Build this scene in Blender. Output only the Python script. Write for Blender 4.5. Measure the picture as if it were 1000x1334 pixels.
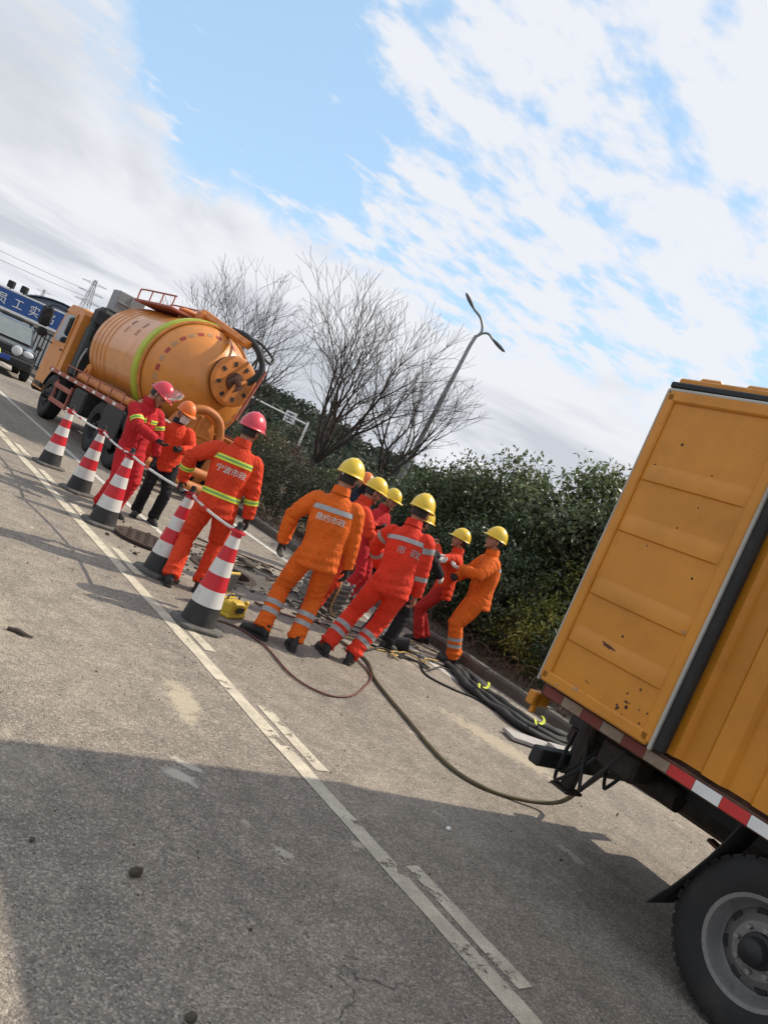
import bpy, bmesh, math, random
import numpy as np
from mathutils import Vector, Matrix, noise
from mathutils.bvhtree import BVHTree

for o in list(bpy.data.objects): bpy.data.objects.remove(o)
SC = bpy.context.scene
COL = SC.collection
R = math.radians
V = Vector

# ------------------------------------------------------------------ camera
CAM_YAW, CAM_PITCH, CAM_ROLL, CAM_H = R(39.09), R(1.78), R(24.0), 1.65
cd = bpy.data.cameras.new('camera'); cam = bpy.data.objects.new('camera', cd); COL.objects.link(cam)
cd.sensor_fit = 'HORIZONTAL'; cd.sensor_width = 36; cd.lens = 36.0
cd.clip_start = 0.05; cd.clip_end = 3000
F = V((math.sin(CAM_YAW)*math.cos(CAM_PITCH), math.cos(CAM_YAW)*math.cos(CAM_PITCH), -math.sin(CAM_PITCH)))
RL = V((math.cos(CAM_YAW), -math.sin(CAM_YAW), 0)); UL = RL.cross(F)
cr = RL*math.cos(CAM_ROLL)+UL*math.sin(CAM_ROLL); cu = UL*math.cos(CAM_ROLL)-RL*math.sin(CAM_ROLL)
M = Matrix.Identity(4)
for i in range(3): M[i][0], M[i][1], M[i][2] = cr[i], cu[i], -F[i]
M[2][3] = CAM_H
cam.matrix_world = M
SC.camera = cam

# ------------------------------------------------------------------ sun, sky, exposure
SUN_EL, SUN_AZ = R(45.5), R(98)          # azimuth clockwise from +Y
S = V((math.sin(SUN_AZ)*math.cos(SUN_EL), math.cos(SUN_AZ)*math.cos(SUN_EL), math.sin(SUN_EL)))
ld = bpy.data.lights.new('sun', 'SUN'); ld.energy = 2.95; ld.angle = R(0.6); ld.color = (1, .89, .74)
sun = bpy.data.objects.new('sun', ld); COL.objects.link(sun)
sun.rotation_euler = S.to_track_quat('Z', 'Y').to_euler()
SC.view_settings.view_transform = 'Standard'; SC.view_settings.look = 'None'
SC.view_settings.gamma = 1; SC.view_settings.exposure = 0.7
W = bpy.data.worlds.new('World'); SC.world = W; W.use_nodes = True
def sky_nodes():
    nt = W.node_tree; nt.nodes.clear(); L = nt.links.new
    N = lambda t: nt.nodes.new(t)
    out = N('ShaderNodeOutputWorld'); bg = N('ShaderNodeBackground'); bg.inputs[1].default_value = 0.11
    sky = N('ShaderNodeTexSky'); sky.sky_type = 'NISHITA'; sky.sun_disc = False
    sky.sun_elevation = SUN_EL; sky.sun_rotation = SUN_AZ; sky.air_density = 1.0; sky.dust_density = 0.6; sky.ozone_density = 2.2
    tc = N('ShaderNodeTexCoord')
    def math_(op, a, b=None, c=None, clamp=False):
        n = N('ShaderNodeMath'); n.operation = op; n.use_clamp = clamp
        for i, q in enumerate((a, b, c)):
            if q is None: continue
            if isinstance(q, (int, float)): n.inputs[i].default_value = q
            else: L(q, n.inputs[i])
        return n.outputs[0]
    def rng(x, a, b, lo=0., hi=1., mode='SMOOTHSTEP'):
        n = N('ShaderNodeMapRange'); n.interpolation_type = mode; L(x, n.inputs[0])
        n.inputs[1].default_value, n.inputs[2].default_value, n.inputs[3].default_value, n.inputs[4].default_value = a, b, lo, hi
        return n.outputs[0]
    def dot(d):
        n = N('ShaderNodeVectorMath'); n.operation = 'DOT_PRODUCT'; L(tc.outputs['Generated'], n.inputs[0])
        n.inputs[1].default_value = V(d).normalized(); return n.outputs['Value']
    def fbm(vec, scale, detail, rough, dist=0.):
        n = N('ShaderNodeTexNoise'); L(vec, n.inputs['Vector']); n.inputs['Scale'].default_value = scale
        n.inputs['Detail'].default_value = detail; n.inputs['Roughness'].default_value = rough; n.inputs['Distortion'].default_value = dist
        return n.outputs['Fac']
    sep = N('ShaderNodeSeparateXYZ'); L(tc.outputs['Generated'], sep.inputs[0])
    z = sep.outputs[2]
    den = math_('ADD', math_('MAXIMUM', z, 0.0), 0.10)
    comb = N('ShaderNodeCombineXYZ')
    L(math_('DIVIDE', sep.outputs[0], den), comb.inputs[0]); L(math_('DIVIDE', sep.outputs[1], den), comb.inputs[1])
    mp = N('ShaderNodeMapping'); L(comb.outputs[0], mp.inputs[0]); mp.inputs['Rotation'].default_value = (0, 0, R(-28)); mp.inputs['Scale'].default_value = (1.0, 1.45, 1)
    # directions are bent by noise so that no cloud edge follows a clean circle
    wn = N('ShaderNodeTexNoise'); L(tc.outputs['Generated'], wn.inputs['Vector']); wn.inputs['Scale'].default_value = 5.5; wn.inputs['Detail'].default_value = 6; wn.inputs['Roughness'].default_value = .6
    ws = N('ShaderNodeVectorMath'); ws.operation = 'SUBTRACT'; L(wn.outputs['Color'], ws.inputs[0]); ws.inputs[1].default_value = (.5,.5,.5)
    wm = N('ShaderNodeVectorMath'); wm.operation = 'SCALE'; L(ws.outputs[0], wm.inputs[0]); wm.inputs['Scale'].default_value = .34
    wd = N('ShaderNodeVectorMath'); wd.operation = 'ADD'; L(tc.outputs['Generated'], wd.inputs[0]); L(wm.outputs[0], wd.inputs[1])
    wnn = N('ShaderNodeVectorMath'); wnn.operation = 'NORMALIZE'; L(wd.outputs[0], wnn.inputs[0])
    def near(d, r0, r1):
        n = N('ShaderNodeVectorMath'); n.operation = 'DOT_PRODUCT'; L(wnn.outputs[0], n.inputs[0]); n.inputs[1].default_value = V(d).normalized()
        return rng(n.outputs['Value'], math.cos(R(r1)), math.cos(R(r0)))
    big = fbm(comb.outputs[0], 0.75, 8, .56, .3)
    g1 = near((.265,.877,.405), 3.5, 12); g2 = near((.425,.852,.315), 2, 7.5); g3 = near((.63,.66,.40), 2, 13)
    up = near((.60,.55,.58), 14, 30)            # the broken, higher sheet on the sun's side
    low = rng(z, .14, .34, 1., 0.)
    def lin(base, *terms):
        r = base
        for t, k in terms: r = math_('ADD', r, math_('MULTIPLY', t, k)) if not isinstance(r, float) else math_('ADD', math_('MULTIPLY', t, k), r)
        return r
    cov = lin(.05, (big, 1.0), (low, .50), (g1, -.62), (g2, -.50), (g3, -.55), (up, -.62))
    a1 = rng(cov, .28, .80)
    cell = fbm(mp.outputs[0], 4.3, 5, .55, .25)
    cell2 = fbm(mp.outputs[0], 10.5, 4, .6, .1)
    cells = lin(.0, (cell, .72), (cell2, .28), (up, .105), (g1, -.19), (g2, -.05), (g3, -.045))
    a2 = math_('MULTIPLY', rng(cells, .435, .60), .95)
    alpha = math_('SUBTRACT', 1., math_('MULTIPLY', math_('SUBTRACT', 1., a1), math_('SUBTRACT', 1., a2)))
    sh = fbm(comb.outputs[0], 0.55, 6, .55, .5)
    dark = math_('MULTIPLY', a1, math_('MULTIPLY', rng(sh, .40, .58), rng(z, .50, .20)))
    cc = N('ShaderNodeMix'); cc.data_type = 'RGBA'; L(dark, cc.inputs[0])
    cc.inputs[6].default_value = (4.9, 4.98, 5.25, 1); cc.inputs[7].default_value = (3.45, 3.62, 3.95, 1)
    # the clear air pales towards the horizon
    hz = N('ShaderNodeMix'); hz.data_type = 'RGBA'; hz.inputs[0].default_value = .55; L(sky.outputs[0], hz.inputs[6]); hz.inputs[7].default_value = (3.2, 4.75, 6.2, 1)
    mx = N('ShaderNodeMix'); mx.data_type = 'RGBA'; L(alpha, mx.inputs[0]); L(hz.outputs[2], mx.inputs[6]); L(cc.outputs[2], mx.inputs[7])
    L(mx.outputs[2], bg.inputs[0]); L(bg.outputs[0], out.inputs[0])
sky_nodes()

# ------------------------------------------------------------------ helpers
class MB:
    """collects shapes; build() links them as one mesh object"""
    def __init__(s): s.v = []; s.f = []; s.m = []
    def add(s, vs, fs, mi=0):
        o = len(s.v); s.v += [tuple(p) for p in vs]; s.f += [tuple(i+o for i in f) for f in fs]; s.m += [mi]*len(fs); return s
    def box(s, c, d, b=0., rot=None, mi=0):
        hx, hy, hz = d[0]/2, d[1]/2, d[2]/2; c = V(c); vs = []; fs = []
        if b <= 0:
            for x in (-1, 1):
                for y in (-1, 1):
                    for z in (-1, 1): vs.append(V((x*hx, y*hy, z*hz)))
            fs = [(0,1,3,2),(4,6,7,5),(0,4,5,1),(2,3,7,6),(0,2,6,4),(1,5,7,3)]
        else:
            b = min(b, hx*.95, hy*.95, hz*.95); ix = {}
            for x in (-1, 1):
                for y in (-1, 1):
                    for z in (-1, 1):
                        for a, p in enumerate(((x*hx, y*(hy-b), z*(hz-b)), (x*(hx-b), y*hy, z*(hz-b)), (x*(hx-b), y*(hy-b), z*hz))):
                            ix[x,y,z,a] = len(vs); vs.append(V(p))
            for q in (-1, 1):
                fs.append((ix[q,-1,-1,0], ix[q,1,-1,0], ix[q,1,1,0], ix[q,-1,1,0]))
                fs.append((ix[-1,q,-1,1], ix[1,q,-1,1], ix[1,q,1,1], ix[-1,q,1,1]))
                fs.append((ix[-1,-1,q,2], ix[1,-1,q,2], ix[1,1,q,2], ix[-1,1,q,2]))
                for r in (-1, 1):
                    fs.append((ix[-1,q,r,1], ix[1,q,r,1], ix[1,q,r,2], ix[-1,q,r,2]))
                    fs.append((ix[q,-1,r,0], ix[q,1,r,0], ix[q,1,r,2], ix[q,-1,r,2]))
                    fs.append((ix[q,r,-1,0], ix[q,r,1,0], ix[q,r,1,1], ix[q,r,-1,1]))
                    for t in (-1, 1): fs.append((ix[q,r,t,0], ix[q,r,t,1], ix[q,r,t,2]))
        if rot is not None: vs = [rot @ p for p in vs]
        return s.add([p+c for p in vs], fs, mi)
    def loft(s, rings, caps=True, closed=True, mi=0):
        n = len(rings[0]); vs = [p for r in rings for p in r]; fs = []
        for i in range(len(rings)-1):
            for j in range(n if closed else n-1):
                k = (j+1) % n; fs.append((i*n+j, i*n+k, (i+1)*n+k, (i+1)*n+j))
        if caps: fs.append(tuple(range(n))); fs.append(tuple(range((len(rings)-1)*n, len(rings)*n)))
        return s.add(vs, fs, mi)
    def tube(s, path, r, n=8, caps=True, mi=0):
        path = [V(p) for p in path]; rings = []; up = None
        for i, p in enumerate(path):
            d = (path[min(i+1, len(path)-1)]-path[max(i-1, 0)])
            d = d.normalized() if d.length > 1e-9 else V((0,0,1))
            if up is None: up = V((0,0,1)) if abs(d.z) < .9 else V((1,0,0))
            a = d.cross(up); a = a.normalized() if a.length > 1e-6 else d.orthogonal().normalized()
            b = a.cross(d).normalized(); up = b
            rr = r[i] if isinstance(r, (list, tuple)) else r
            rings.append([p+(a*math.cos(2*math.pi*k/n)+b*math.sin(2*math.pi*k/n))*rr for k in range(n)])
        return s.loft(rings, caps, True, mi)
    def lathe(s, prof, o=(0,0,0), ax=(0,0,1), n=24, caps=False, mi=0, ref=None):
        ax = V(ax).normalized(); a = (V(ref) if ref else ax.orthogonal()).normalized(); b = ax.cross(a); o = V(o)
        rings = [[o+ax*h+(a*math.cos(2*math.pi*k/n)+b*math.sin(2*math.pi*k/n))*r for k in range(n)] for r, h in prof]
        return s.loft(rings, caps, True, mi)
    def ell(s, c, d, n=12, m=8, rot=None, mi=0):
        c = V(c); rings = []
        for i in range(m+1):
            t = math.pi*i/m; t = min(max(t, .05), math.pi-.05)
            ring = [V((d[0]*math.sin(t)*math.cos(2*math.pi*k/n), d[1]*math.sin(t)*math.sin(2*math.pi*k/n), d[2]*math.cos(t))) for k in range(n)]
            rings.append([(rot @ p if rot is not None else p)+c for p in ring])
        return s.loft(rings, True, True, mi)
    def mesh(s, name='m'):
        me = bpy.data.meshes.new(name); me.from_pydata(s.v, [], s.f); return me
    def build(s, name, mats, parent=None, smooth=None, loc=None, rot=None, fix=True):
        me = s.mesh(name)
        if not isinstance(mats, (list, tuple)): mats = [mats]
        for m in mats: me.materials.append(m)
        if len(mats) > 1: me.polygons.foreach_set('material_index', s.m)
        if fix:
            bm = bmesh.new(); bm.from_mesh(me); bmesh.ops.recalc_face_normals(bm, faces=bm.faces[:]); bm.to_mesh(me); bm.free()
        if smooth is not None:
            me.polygons.foreach_set('use_smooth', [True]*len(me.polygons))
            if smooth < 170: me.set_sharp_from_angle(angle=R(smooth))
        return link(name, me, parent, loc, rot)
def link(name, me, parent=None, loc=None, rot=None):
    o = bpy.data.objects.new(name, me); COL.objects.link(o)
    if parent is not None: o.parent = parent
    if loc is not None: o.location = loc
    if rot is not None: o.rotation_euler = rot
    return o
def tag(o, label=None, cat=None, group=None, kind=None):
    if label: o['label'] = label
    if cat: o['category'] = cat
    if group: o['group'] = group
    if kind: o['kind'] = kind
    return o
def thing(name, label, cat, loc=(0,0,0), rz=0, group=None):
    o = bpy.data.objects.new(name, None); COL.objects.link(o); o.location = loc; o.rotation_euler = (0,0,rz); o.empty_display_size = .2
    return tag(o, label, cat, group)
def copy_tree(o, parent=None):
    c = o.copy(); COL.objects.link(c); c.parent = parent
    for ch in o.children: copy_tree(ch, c)
    return c
def evaluated(ob):
    dg = bpy.context.evaluated_depsgraph_get()
    return bpy.data.meshes.new_from_object(ob.evaluated_get(dg), depsgraph=dg)
def remesh(mb, vox, smooth=4, fac=.5):
    """fuse the overlapping shapes of mb into one continuous skin"""
    me = mb.mesh('tmp'); bm = bmesh.new(); bm.from_mesh(me); bmesh.ops.recalc_face_normals(bm, faces=bm.faces[:]); bm.to_mesh(me); bm.free()
    ob = bpy.data.objects.new('tmp', me); COL.objects.link(ob)
    md = ob.modifiers.new('r', 'REMESH'); md.mode = 'VOXEL'; md.voxel_size = vox
    if smooth:
        sm = ob.modifiers.new('s', 'SMOOTH'); sm.iterations = smooth; sm.factor = fac
    out = evaluated(ob); bpy.data.objects.remove(ob); bpy.data.meshes.remove(me)
    return out
def lerp(a, b, t): return a+(b-a)*t
def spline(pts, n=8):
    """Catmull-Rom through pts"""
    pts = [V(p) for p in pts]; P = [pts[0]*2-pts[1]]+pts+[pts[-1]*2-pts[-2]]; out = []
    for i in range(1, len(P)-2):
        for k in range(n):
            t = k/n; a, b, c, d = P[i-1], P[i], P[i+1], P[i+2]
            out.append(.5*((2*b)+(c-a)*t+(2*a-5*b+4*c-d)*t*t+(3*b-a-3*c+d)*t**3))
    return out+[pts[-1]]

# ------------------------------------------------------------------ materials
MATS = {}
def mat(name, col, rough=.6, metal=0., var=.12, vs=6., bump=0., bs=60., dirt=0., dcol=(.06,.045,.03), ds=3., spec=.5, coat=0., alpha=1., trans=0., pi=0.):
    if name in MATS: return MATS[name]
    m = bpy.data.materials.new(name); m.use_nodes = True; nt = m.node_tree; N = nt.nodes.new; L = nt.links.new
    p = nt.nodes['Principled BSDF']; p.inputs['Roughness'].default_value = rough; p.inputs['Metallic'].default_value = metal
    p.inputs['Specular IOR Level'].default_value = spec; p.inputs['Coat Weight'].default_value = coat; p.inputs['Coat Roughness'].default_value = .12
    if trans: p.inputs['Transmission Weight'].default_value = trans
    tc = N('ShaderNodeTexCoord'); no = N('ShaderNodeTexNoise'); L(tc.outputs['Object'], no.inputs[0]); no.inputs['Scale'].default_value = vs; no.inputs['Detail'].default_value = 5; no.inputs['Roughness'].default_value = .6
    mx = N('ShaderNodeMix'); mx.data_type = 'RGBA'; mr = N('ShaderNodeMapRange'); L(no.outputs['Fac'], mr.inputs[0]); mr.inputs[1].default_value = .3; mr.inputs[2].default_value = .7
    L(mr.outputs[0], mx.inputs[0]); c = V(col)
    mx.inputs[6].default_value = (*(c*(1-var)), 1); mx.inputs[7].default_value = (*[min(1, q*(1+var)) for q in c], 1)
    res = mx.outputs[2]
    if pi:
        gi = N('ShaderNodeNewGeometry'); hv = N('ShaderNodeHueSaturation'); ma = N('ShaderNodeMapRange'); L(gi.outputs['Random Per Island'], ma.inputs[0]); ma.inputs[3].default_value = 1-pi; ma.inputs[4].default_value = 1+pi
        L(ma.outputs[0], hv.inputs['Value']); L(res, hv.inputs['Color'])
        mh = N('ShaderNodeMapRange'); mu = N('ShaderNodeMath'); mu.operation = 'FRACT'; mm = N('ShaderNodeMath'); mm.operation = 'MULTIPLY'; mm.inputs[1].default_value = 37.7
        L(gi.outputs['Random Per Island'], mm.inputs[0]); L(mm.outputs[0], mu.inputs[0]); L(mu.outputs[0], mh.inputs[0]); mh.inputs[3].default_value = .475; mh.inputs[4].default_value = .52; L(mh.outputs[0], hv.inputs['Hue'])
        res = hv.outputs[0]
    if dirt > 0:
        n2 = N('ShaderNodeTexNoise'); L(tc.outputs['Object'], n2.inputs[0]); n2.inputs['Scale'].default_value = ds; n2.inputs['Detail'].default_value = 8; n2.inputs['Roughness'].default_value = .7
        r2 = N('ShaderNodeMapRange'); r2.interpolation_type = 'SMOOTHSTEP'; L(n2.outputs['Fac'], r2.inputs[0]); r2.inputs[1].default_value = .48; r2.inputs[2].default_value = .75; r2.inputs[4].default_value = dirt
        m2 = N('ShaderNodeMix'); m2.data_type = 'RGBA'; L(r2.outputs[0], m2.inputs[0]); L(res, m2.inputs[6]); m2.inputs[7].default_value = (*dcol, 1); res = m2.outputs[2]
        ra = N('ShaderNodeMapRange'); L(r2.outputs[0], ra.inputs[0]); ra.inputs[3].default_value = rough; ra.inputs[4].default_value = min(1, rough+.3); L(ra.outputs[0], p.inputs['Roughness'])
    L(res, p.inputs['Base Color'])
    if bump > 0:
        nb = N('ShaderNodeTexNoise'); L(tc.outputs['Object'], nb.inputs[0]); nb.inputs['Scale'].default_value = bs; nb.inputs['Detail'].default_value = 4
        bp = N('ShaderNodeBump'); bp.inputs['Strength'].default_value = bump; bp.inputs['Distance'].default_value = .01; L(nb.outputs['Fac'], bp.inputs['Height']); L(bp.outputs[0], p.inputs['Normal'])
    MATS[name] = m; return m
def srgb(r, g, b): return tuple(((q/255+.055)/1.055)**2.4 if q > 10 else q/255/12.92 for q in (r, g, b))

m_rubber = mat('black_rubber', (.014,.014,.014), .75, bump=.15, bs=40, dirt=.5, dcol=(.09,.08,.065), ds=5)
m_dark = mat('dark_metal', (.018,.019,.021), .6, .2, dirt=.45, dcol=(.07,.06,.05), ds=5)
m_rust = mat('rusty_steel', (.10,.045,.028), .8, .2, var=.4, vs=14, bump=.2, dirt=.5, dcol=(.04,.03,.025))
m_steel = mat('worn_steel', (.32,.31,.30), .45, .7, var=.2, dirt=.6, dcol=(.08,.07,.06), ds=7)
m_grey = mat('grey_paint', (.24,.25,.26), .55, dirt=.4)
m_white = mat('white_paint', (.74,.74,.72), .5, dirt=.25, dcol=(.3,.27,.23))
m_red = mat('red_reflective', (.55,.03,.03), .4, dirt=.3)
m_glass = mat('dark_glass', (.02,.03,.035), .08, spec=.8)
m_green = mat('lime_band', (.42,.47,.03), .55, dirt=.4, dcol=(.12,.11,.03))

# ------------------------------------------------------------------ ground materials
def asphalt():
    m = bpy.data.materials.new('asphalt'); m.use_nodes = True; nt = m.node_tree; N = nt.nodes.new; L = nt.links.new
    p = nt.nodes['Principled BSDF']; p.inputs['Specular IOR Level'].default_value = .35
    tc = N('ShaderNodeTexCoord').outputs['Object']
    def nz(scale, detail=4, rough=.6, dist=0., vec=None):
        n = N('ShaderNodeTexNoise'); L(vec or tc, n.inputs[0]); n.inputs['Scale'].default_value = scale; n.inputs['Detail'].default_value = detail; n.inputs['Roughness'].default_value = rough; n.inputs['Distortion'].default_value = dist
        return n.outputs['Fac']
    def rg(x, a, b, lo=0., hi=1.):
        n = N('ShaderNodeMapRange'); n.interpolation_type = 'SMOOTHSTEP'; L(x, n.inputs[0])
        for i, q in enumerate((a, b, lo, hi)): n.inputs[i+1].default_value = q
        return n.outputs[0]
    def mix(f, a, b, mode='MIX'):
        n = N('ShaderNodeMix'); n.data_type = 'RGBA'; n.blend_type = mode
        for s, q in ((0, f), (6, a), (7, b)):
            if isinstance(q, (tuple, list)): n.inputs[s].default_value = (*q, 1)
            elif isinstance(q, (int, float)): n.inputs[s].default_value = q
            else: L(q, n.inputs[s])
        return n.outputs[2]
    def mul(a, b):
        n = N('ShaderNodeMath'); n.operation = 'MULTIPLY'
        for i, q in enumerate((a, b)):
            if isinstance(q, (int, float)): n.inputs[i].default_value = q
            else: L(q, n.inputs[i])
        return n.outputs[0]
    col = mix(rg(nz(.55, 6, .65), .35, .68), (.226,.194,.159), (.305,.263,.213))
    # lanes polished by tyres run along Y
    mp = N('ShaderNodeMapping'); L(tc, mp.inputs[0]); mp.inputs['Scale'].default_value = (1.3, .12, 1)
    col = mix(rg(nz(1.0, 4, .6, .3, mp.outputs[0]), .40, .66, 0, .55), col, (.150,.134,.116))
    # aggregate
    vo = N('ShaderNodeTexVoronoi'); L(tc, vo.inputs['Vector']); vo.inputs['Scale'].default_value = 125; vo.inputs['Randomness'].default_value = 1
    sx = N('ShaderNodeSeparateColor'); L(vo.outputs['Color'], sx.inputs[0])
    col = mix(rg(sx.outputs[0], .55, .95, 0, .48), col, (.56,.49,.41))
    col = mix(rg(sx.outputs[1], .68, .97, 0, .58), col, (.078,.069,.060))
    col = mix(rg(nz(170, 3, .7), .50, .68, 0, .40), col, (.065,.058,.050))
    # mottling between grain and patch size
    hv = N('ShaderNodeHueSaturation'); L(col, hv.inputs['Color']); L(rg(nz(34, 6, .75), .33, .67, .86, 1.14), hv.inputs['Value']); col = hv.outputs[0]
    hv = N('ShaderNodeHueSaturation'); L(col, hv.inputs['Color']); L(rg(nz(5.5, 7, .7, .4), .32, .68, .84, 1.16), hv.inputs['Value']); col = hv.outputs[0]
    # pale dusty patches and dried mud
    d1 = mul(rg(nz(1.1, 7, .62, .6), .56, .70), rg(nz(.31, 2), .48, .62))
    col = mix(mul(d1, .8), col, (.50,.43,.32))
    d2 = rg(nz(2.6, 5, .6, .3), .665, .71)
    col = mix(mul(d2, .8), col, (.47,.41,.33))
    # two particular scuffs: a long dusty sweep beside the hoses, a scraped spot
    for (cx, cy, rx, ry, rot, f, c) in ((5.55, 4.05, .30, .95, R(20), .65, (.50,.43,.31)), (1.98, 3.02, .07, .15, .8, .95, (.50,.45,.38)), (2.06, 3.14, .045, .12, .8, .9, (.50,.45,.38)), (2.25, 2.45, .05, .09, .5, .85, (.48,.43,.36)),
                                         (2.35, 3.9, .14, .45, -.2, .65, (.52,.45,.32)), (1.2, 4.9, .5, 1.2, .1, .45, (.46,.39,.29))):
        q = N('ShaderNodeMapping'); q.vector_type = 'TEXTURE'; L(tc, q.inputs[0]); q.inputs['Location'].default_value = (cx, cy, 0); q.inputs['Rotation'].default_value = (0,0,rot); q.inputs['Scale'].default_value = (rx, ry, 1)
        ln = N('ShaderNodeVectorMath'); ln.operation = 'LENGTH'; L(q.outputs[0], ln.inputs[0])
        ad = N('ShaderNodeMath'); ad.operation = 'ADD'; L(ln.outputs['Value'], ad.inputs[0]); L(mul(nz(13, 8, .75), 2.2), ad.inputs[1])
        col = mix(rg(ad.outputs[0], 1.45, 1.95, f, 0.), col, c)
    # dark oil spots
    d3 = rg(nz(1.7, 5, .6, .2), .70, .78); col = mix(mul(d3, .6), col, (.05,.046,.042))
    # wet mud round the open manhole
    q = N('ShaderNodeMapping'); q.vector_type = 'TEXTURE'; L(tc, q.inputs[0]); q.inputs['Location'].default_value = (4.7, 7.75, 0); q.inputs['Scale'].default_value = (1.1, .95, 1)
    ln = N('ShaderNodeVectorMath'); ln.operation = 'LENGTH'; L(q.outputs[0], ln.inputs[0]); ad = N('ShaderNodeMath'); ad.operation = 'ADD'; L(ln.outputs['Value'], ad.inputs[0]); L(mul(nz(4, 6, .7), 1.2), ad.inputs[1])
    wet = rg(ad.outputs[0], 1.0, 1.5, .75, 0.); col = mix(wet, col, (.055,.046,.037))
    # hairline cracks
    v2 = N('ShaderNodeTexVoronoi'); v2.feature = 'DISTANCE_TO_EDGE'; v2.inputs['Scale'].default_value = .42
    wv = N('ShaderNodeVectorMath'); wv.operation = 'ADD'; L(tc, wv.inputs[0]); nn = N('ShaderNodeTexNoise'); L(tc, nn.inputs[0]); nn.inputs['Scale'].default_value = 1.7; nn.inputs['Detail'].default_value = 6
    sc = N('ShaderNodeVectorMath'); sc.operation = 'SCALE'; L(nn.outputs['Color'], sc.inputs[0]); sc.inputs['Scale'].default_value = .9; L(sc.outputs[0], wv.inputs[1]); L(wv.outputs[0], v2.inputs['Vector'])
    cr_ = rg(v2.outputs['Distance'], .0, .0035, 1, 0); cr_ = mul(cr_, rg(nz(.5, 2), .5, .6)); col = mix(mul(cr_, .7), col, (.035,.032,.03))
    L(col, p.inputs['Base Color'])
    rr = N('ShaderNodeMapRange'); L(wet, rr.inputs[0]); rr.inputs[3].default_value = .88; rr.inputs[4].default_value = .5; L(rr.outputs[0], p.inputs['Roughness'])
    bp = N('ShaderNodeBump'); bp.inputs['Strength'].default_value = .8; bp.inputs['Distance'].default_value = .008
    ba = N('ShaderNodeMath'); ba.operation = 'ADD'; L(mul(vo.outputs['Distance'], -.8), ba.inputs[0]); L(nz(60, 4, .7), ba.inputs[1]); L(ba.outputs[0], bp.inputs['Height']); L(bp.outputs[0], p.inputs['Normal'])
    return m
def paint(name, col, wear):
    m = bpy.data.materials.new(name); m.use_nodes = True; nt = m.node_tree; N = nt.nodes.new; L = nt.links.new
    p = nt.nodes['Principled BSDF']; p.inputs['Roughness'].default_value = .75
    tc = N('ShaderNodeTexCoord').outputs['Object']
    def nz(scale, detail=5, rough=.65):
        n = N('ShaderNodeTexNoise'); L(tc, n.inputs[0]); n.inputs['Scale'].default_value = scale; n.inputs['Detail'].default_value = detail; n.inputs['Roughness'].default_value = rough; return n.outputs['Fac']
    def rg(x, a, b, lo=0., hi=1.):
        n = N('ShaderNodeMapRange'); n.interpolation_type = 'SMOOTHSTEP'; L(x, n.inputs[0])
        for i, q in enumerate((a, b, lo, hi)): n.inputs[i+1].default_value = q
        return n.outputs[0]
    mx = N('ShaderNodeMix'); mx.data_type = 'RGBA'; L(rg(nz(7), .35, .7), mx.inputs[0]); mx.inputs[6].default_value = (*[q*.72 for q in col], 1); mx.inputs[7].default_value = (*col, 1)
    m2 = N('ShaderNodeMix'); m2.data_type = 'RGBA'; L(rg(nz(120, 3), .52, .66, 0, .55), m2.inputs[0]); L(mx.outputs[2], m2.inputs[6]); m2.inputs[7].default_value = (.14,.13,.11, 1)
    L(m2.outputs[2], p.inputs['Base Color'])
    a1 = rg(nz(3.2, 8, .75), wear, wear+.05, 1, 0); a2 = rg(nz(70, 3), .68, .74, 1, .25)
    mu = N('ShaderNodeMath'); mu.operation = 'MULTIPLY'; L(a1, mu.inputs[0]); L(a2, mu.inputs[1]); L(mu.outputs[0], p.inputs['Alpha'])
    return m
m_asphalt = asphalt()
m_line = paint('line_paint', (.60,.54,.42), .565)
m_line_new = paint('bright_line_paint', (.62,.60,.55), .78)
m_soil = mat('verge_soil', (.075,.058,.040), .95, var=.45, vs=3, bump=.8, bs=18, dirt=.7, dcol=(.03,.032,.016), ds=1.6)
m_field = mat('far_ground', (.10,.095,.075), .95, var=.3, vs=.3)
m_kerb = mat('kerb_concrete', (.095,.086,.073), .9, var=.25, vs=5, bump=.4, bs=40, dirt=.75, dcol=(.075,.068,.055), ds=2.5)

HOLE = (4.45, 7.72, .33)
def sheet_hole(mb, x0, x1, y0, y1, z, n=32, s=.6):
    cx, cy, r = HOLE; a, b, c, d = cx-s, cx+s, cy-s, cy+s
    for q in ((x0,a,y0,y1), (b,x1,y0,y1), (a,b,y0,c), (a,b,d,y1)):
        mb.add([(q[0],q[2],z),(q[1],q[2],z),(q[1],q[3],z),(q[0],q[3],z)], [(0,1,2,3)])
    inner = [(cx+r*math.cos(2*math.pi*k/n), cy+r*math.sin(2*math.pi*k/n), z) for k in range(n)]; outer = []
    for k in range(n):
        t = 2*math.pi*k/n; u = max(abs(math.cos(t)), abs(math.sin(t))); outer.append((cx+s*math.cos(t)/u, cy+s*math.sin(t)/u, z))
    mb.add(inner+outer, [(k, n+k, n+(k+1)%n, (k+1)%n) for k in range(n)])
mb = MB(); sheet_hole(mb, -1200, 1200, -1200, 1200, -.03); tag(mb.build('ground', m_field, fix=False), kind='structure')
mb = MB(); sheet_hole(mb, -9, 7.32, -60, 120, 0); tag(mb.build('road', m_asphalt, fix=False), kind='structure')

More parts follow.
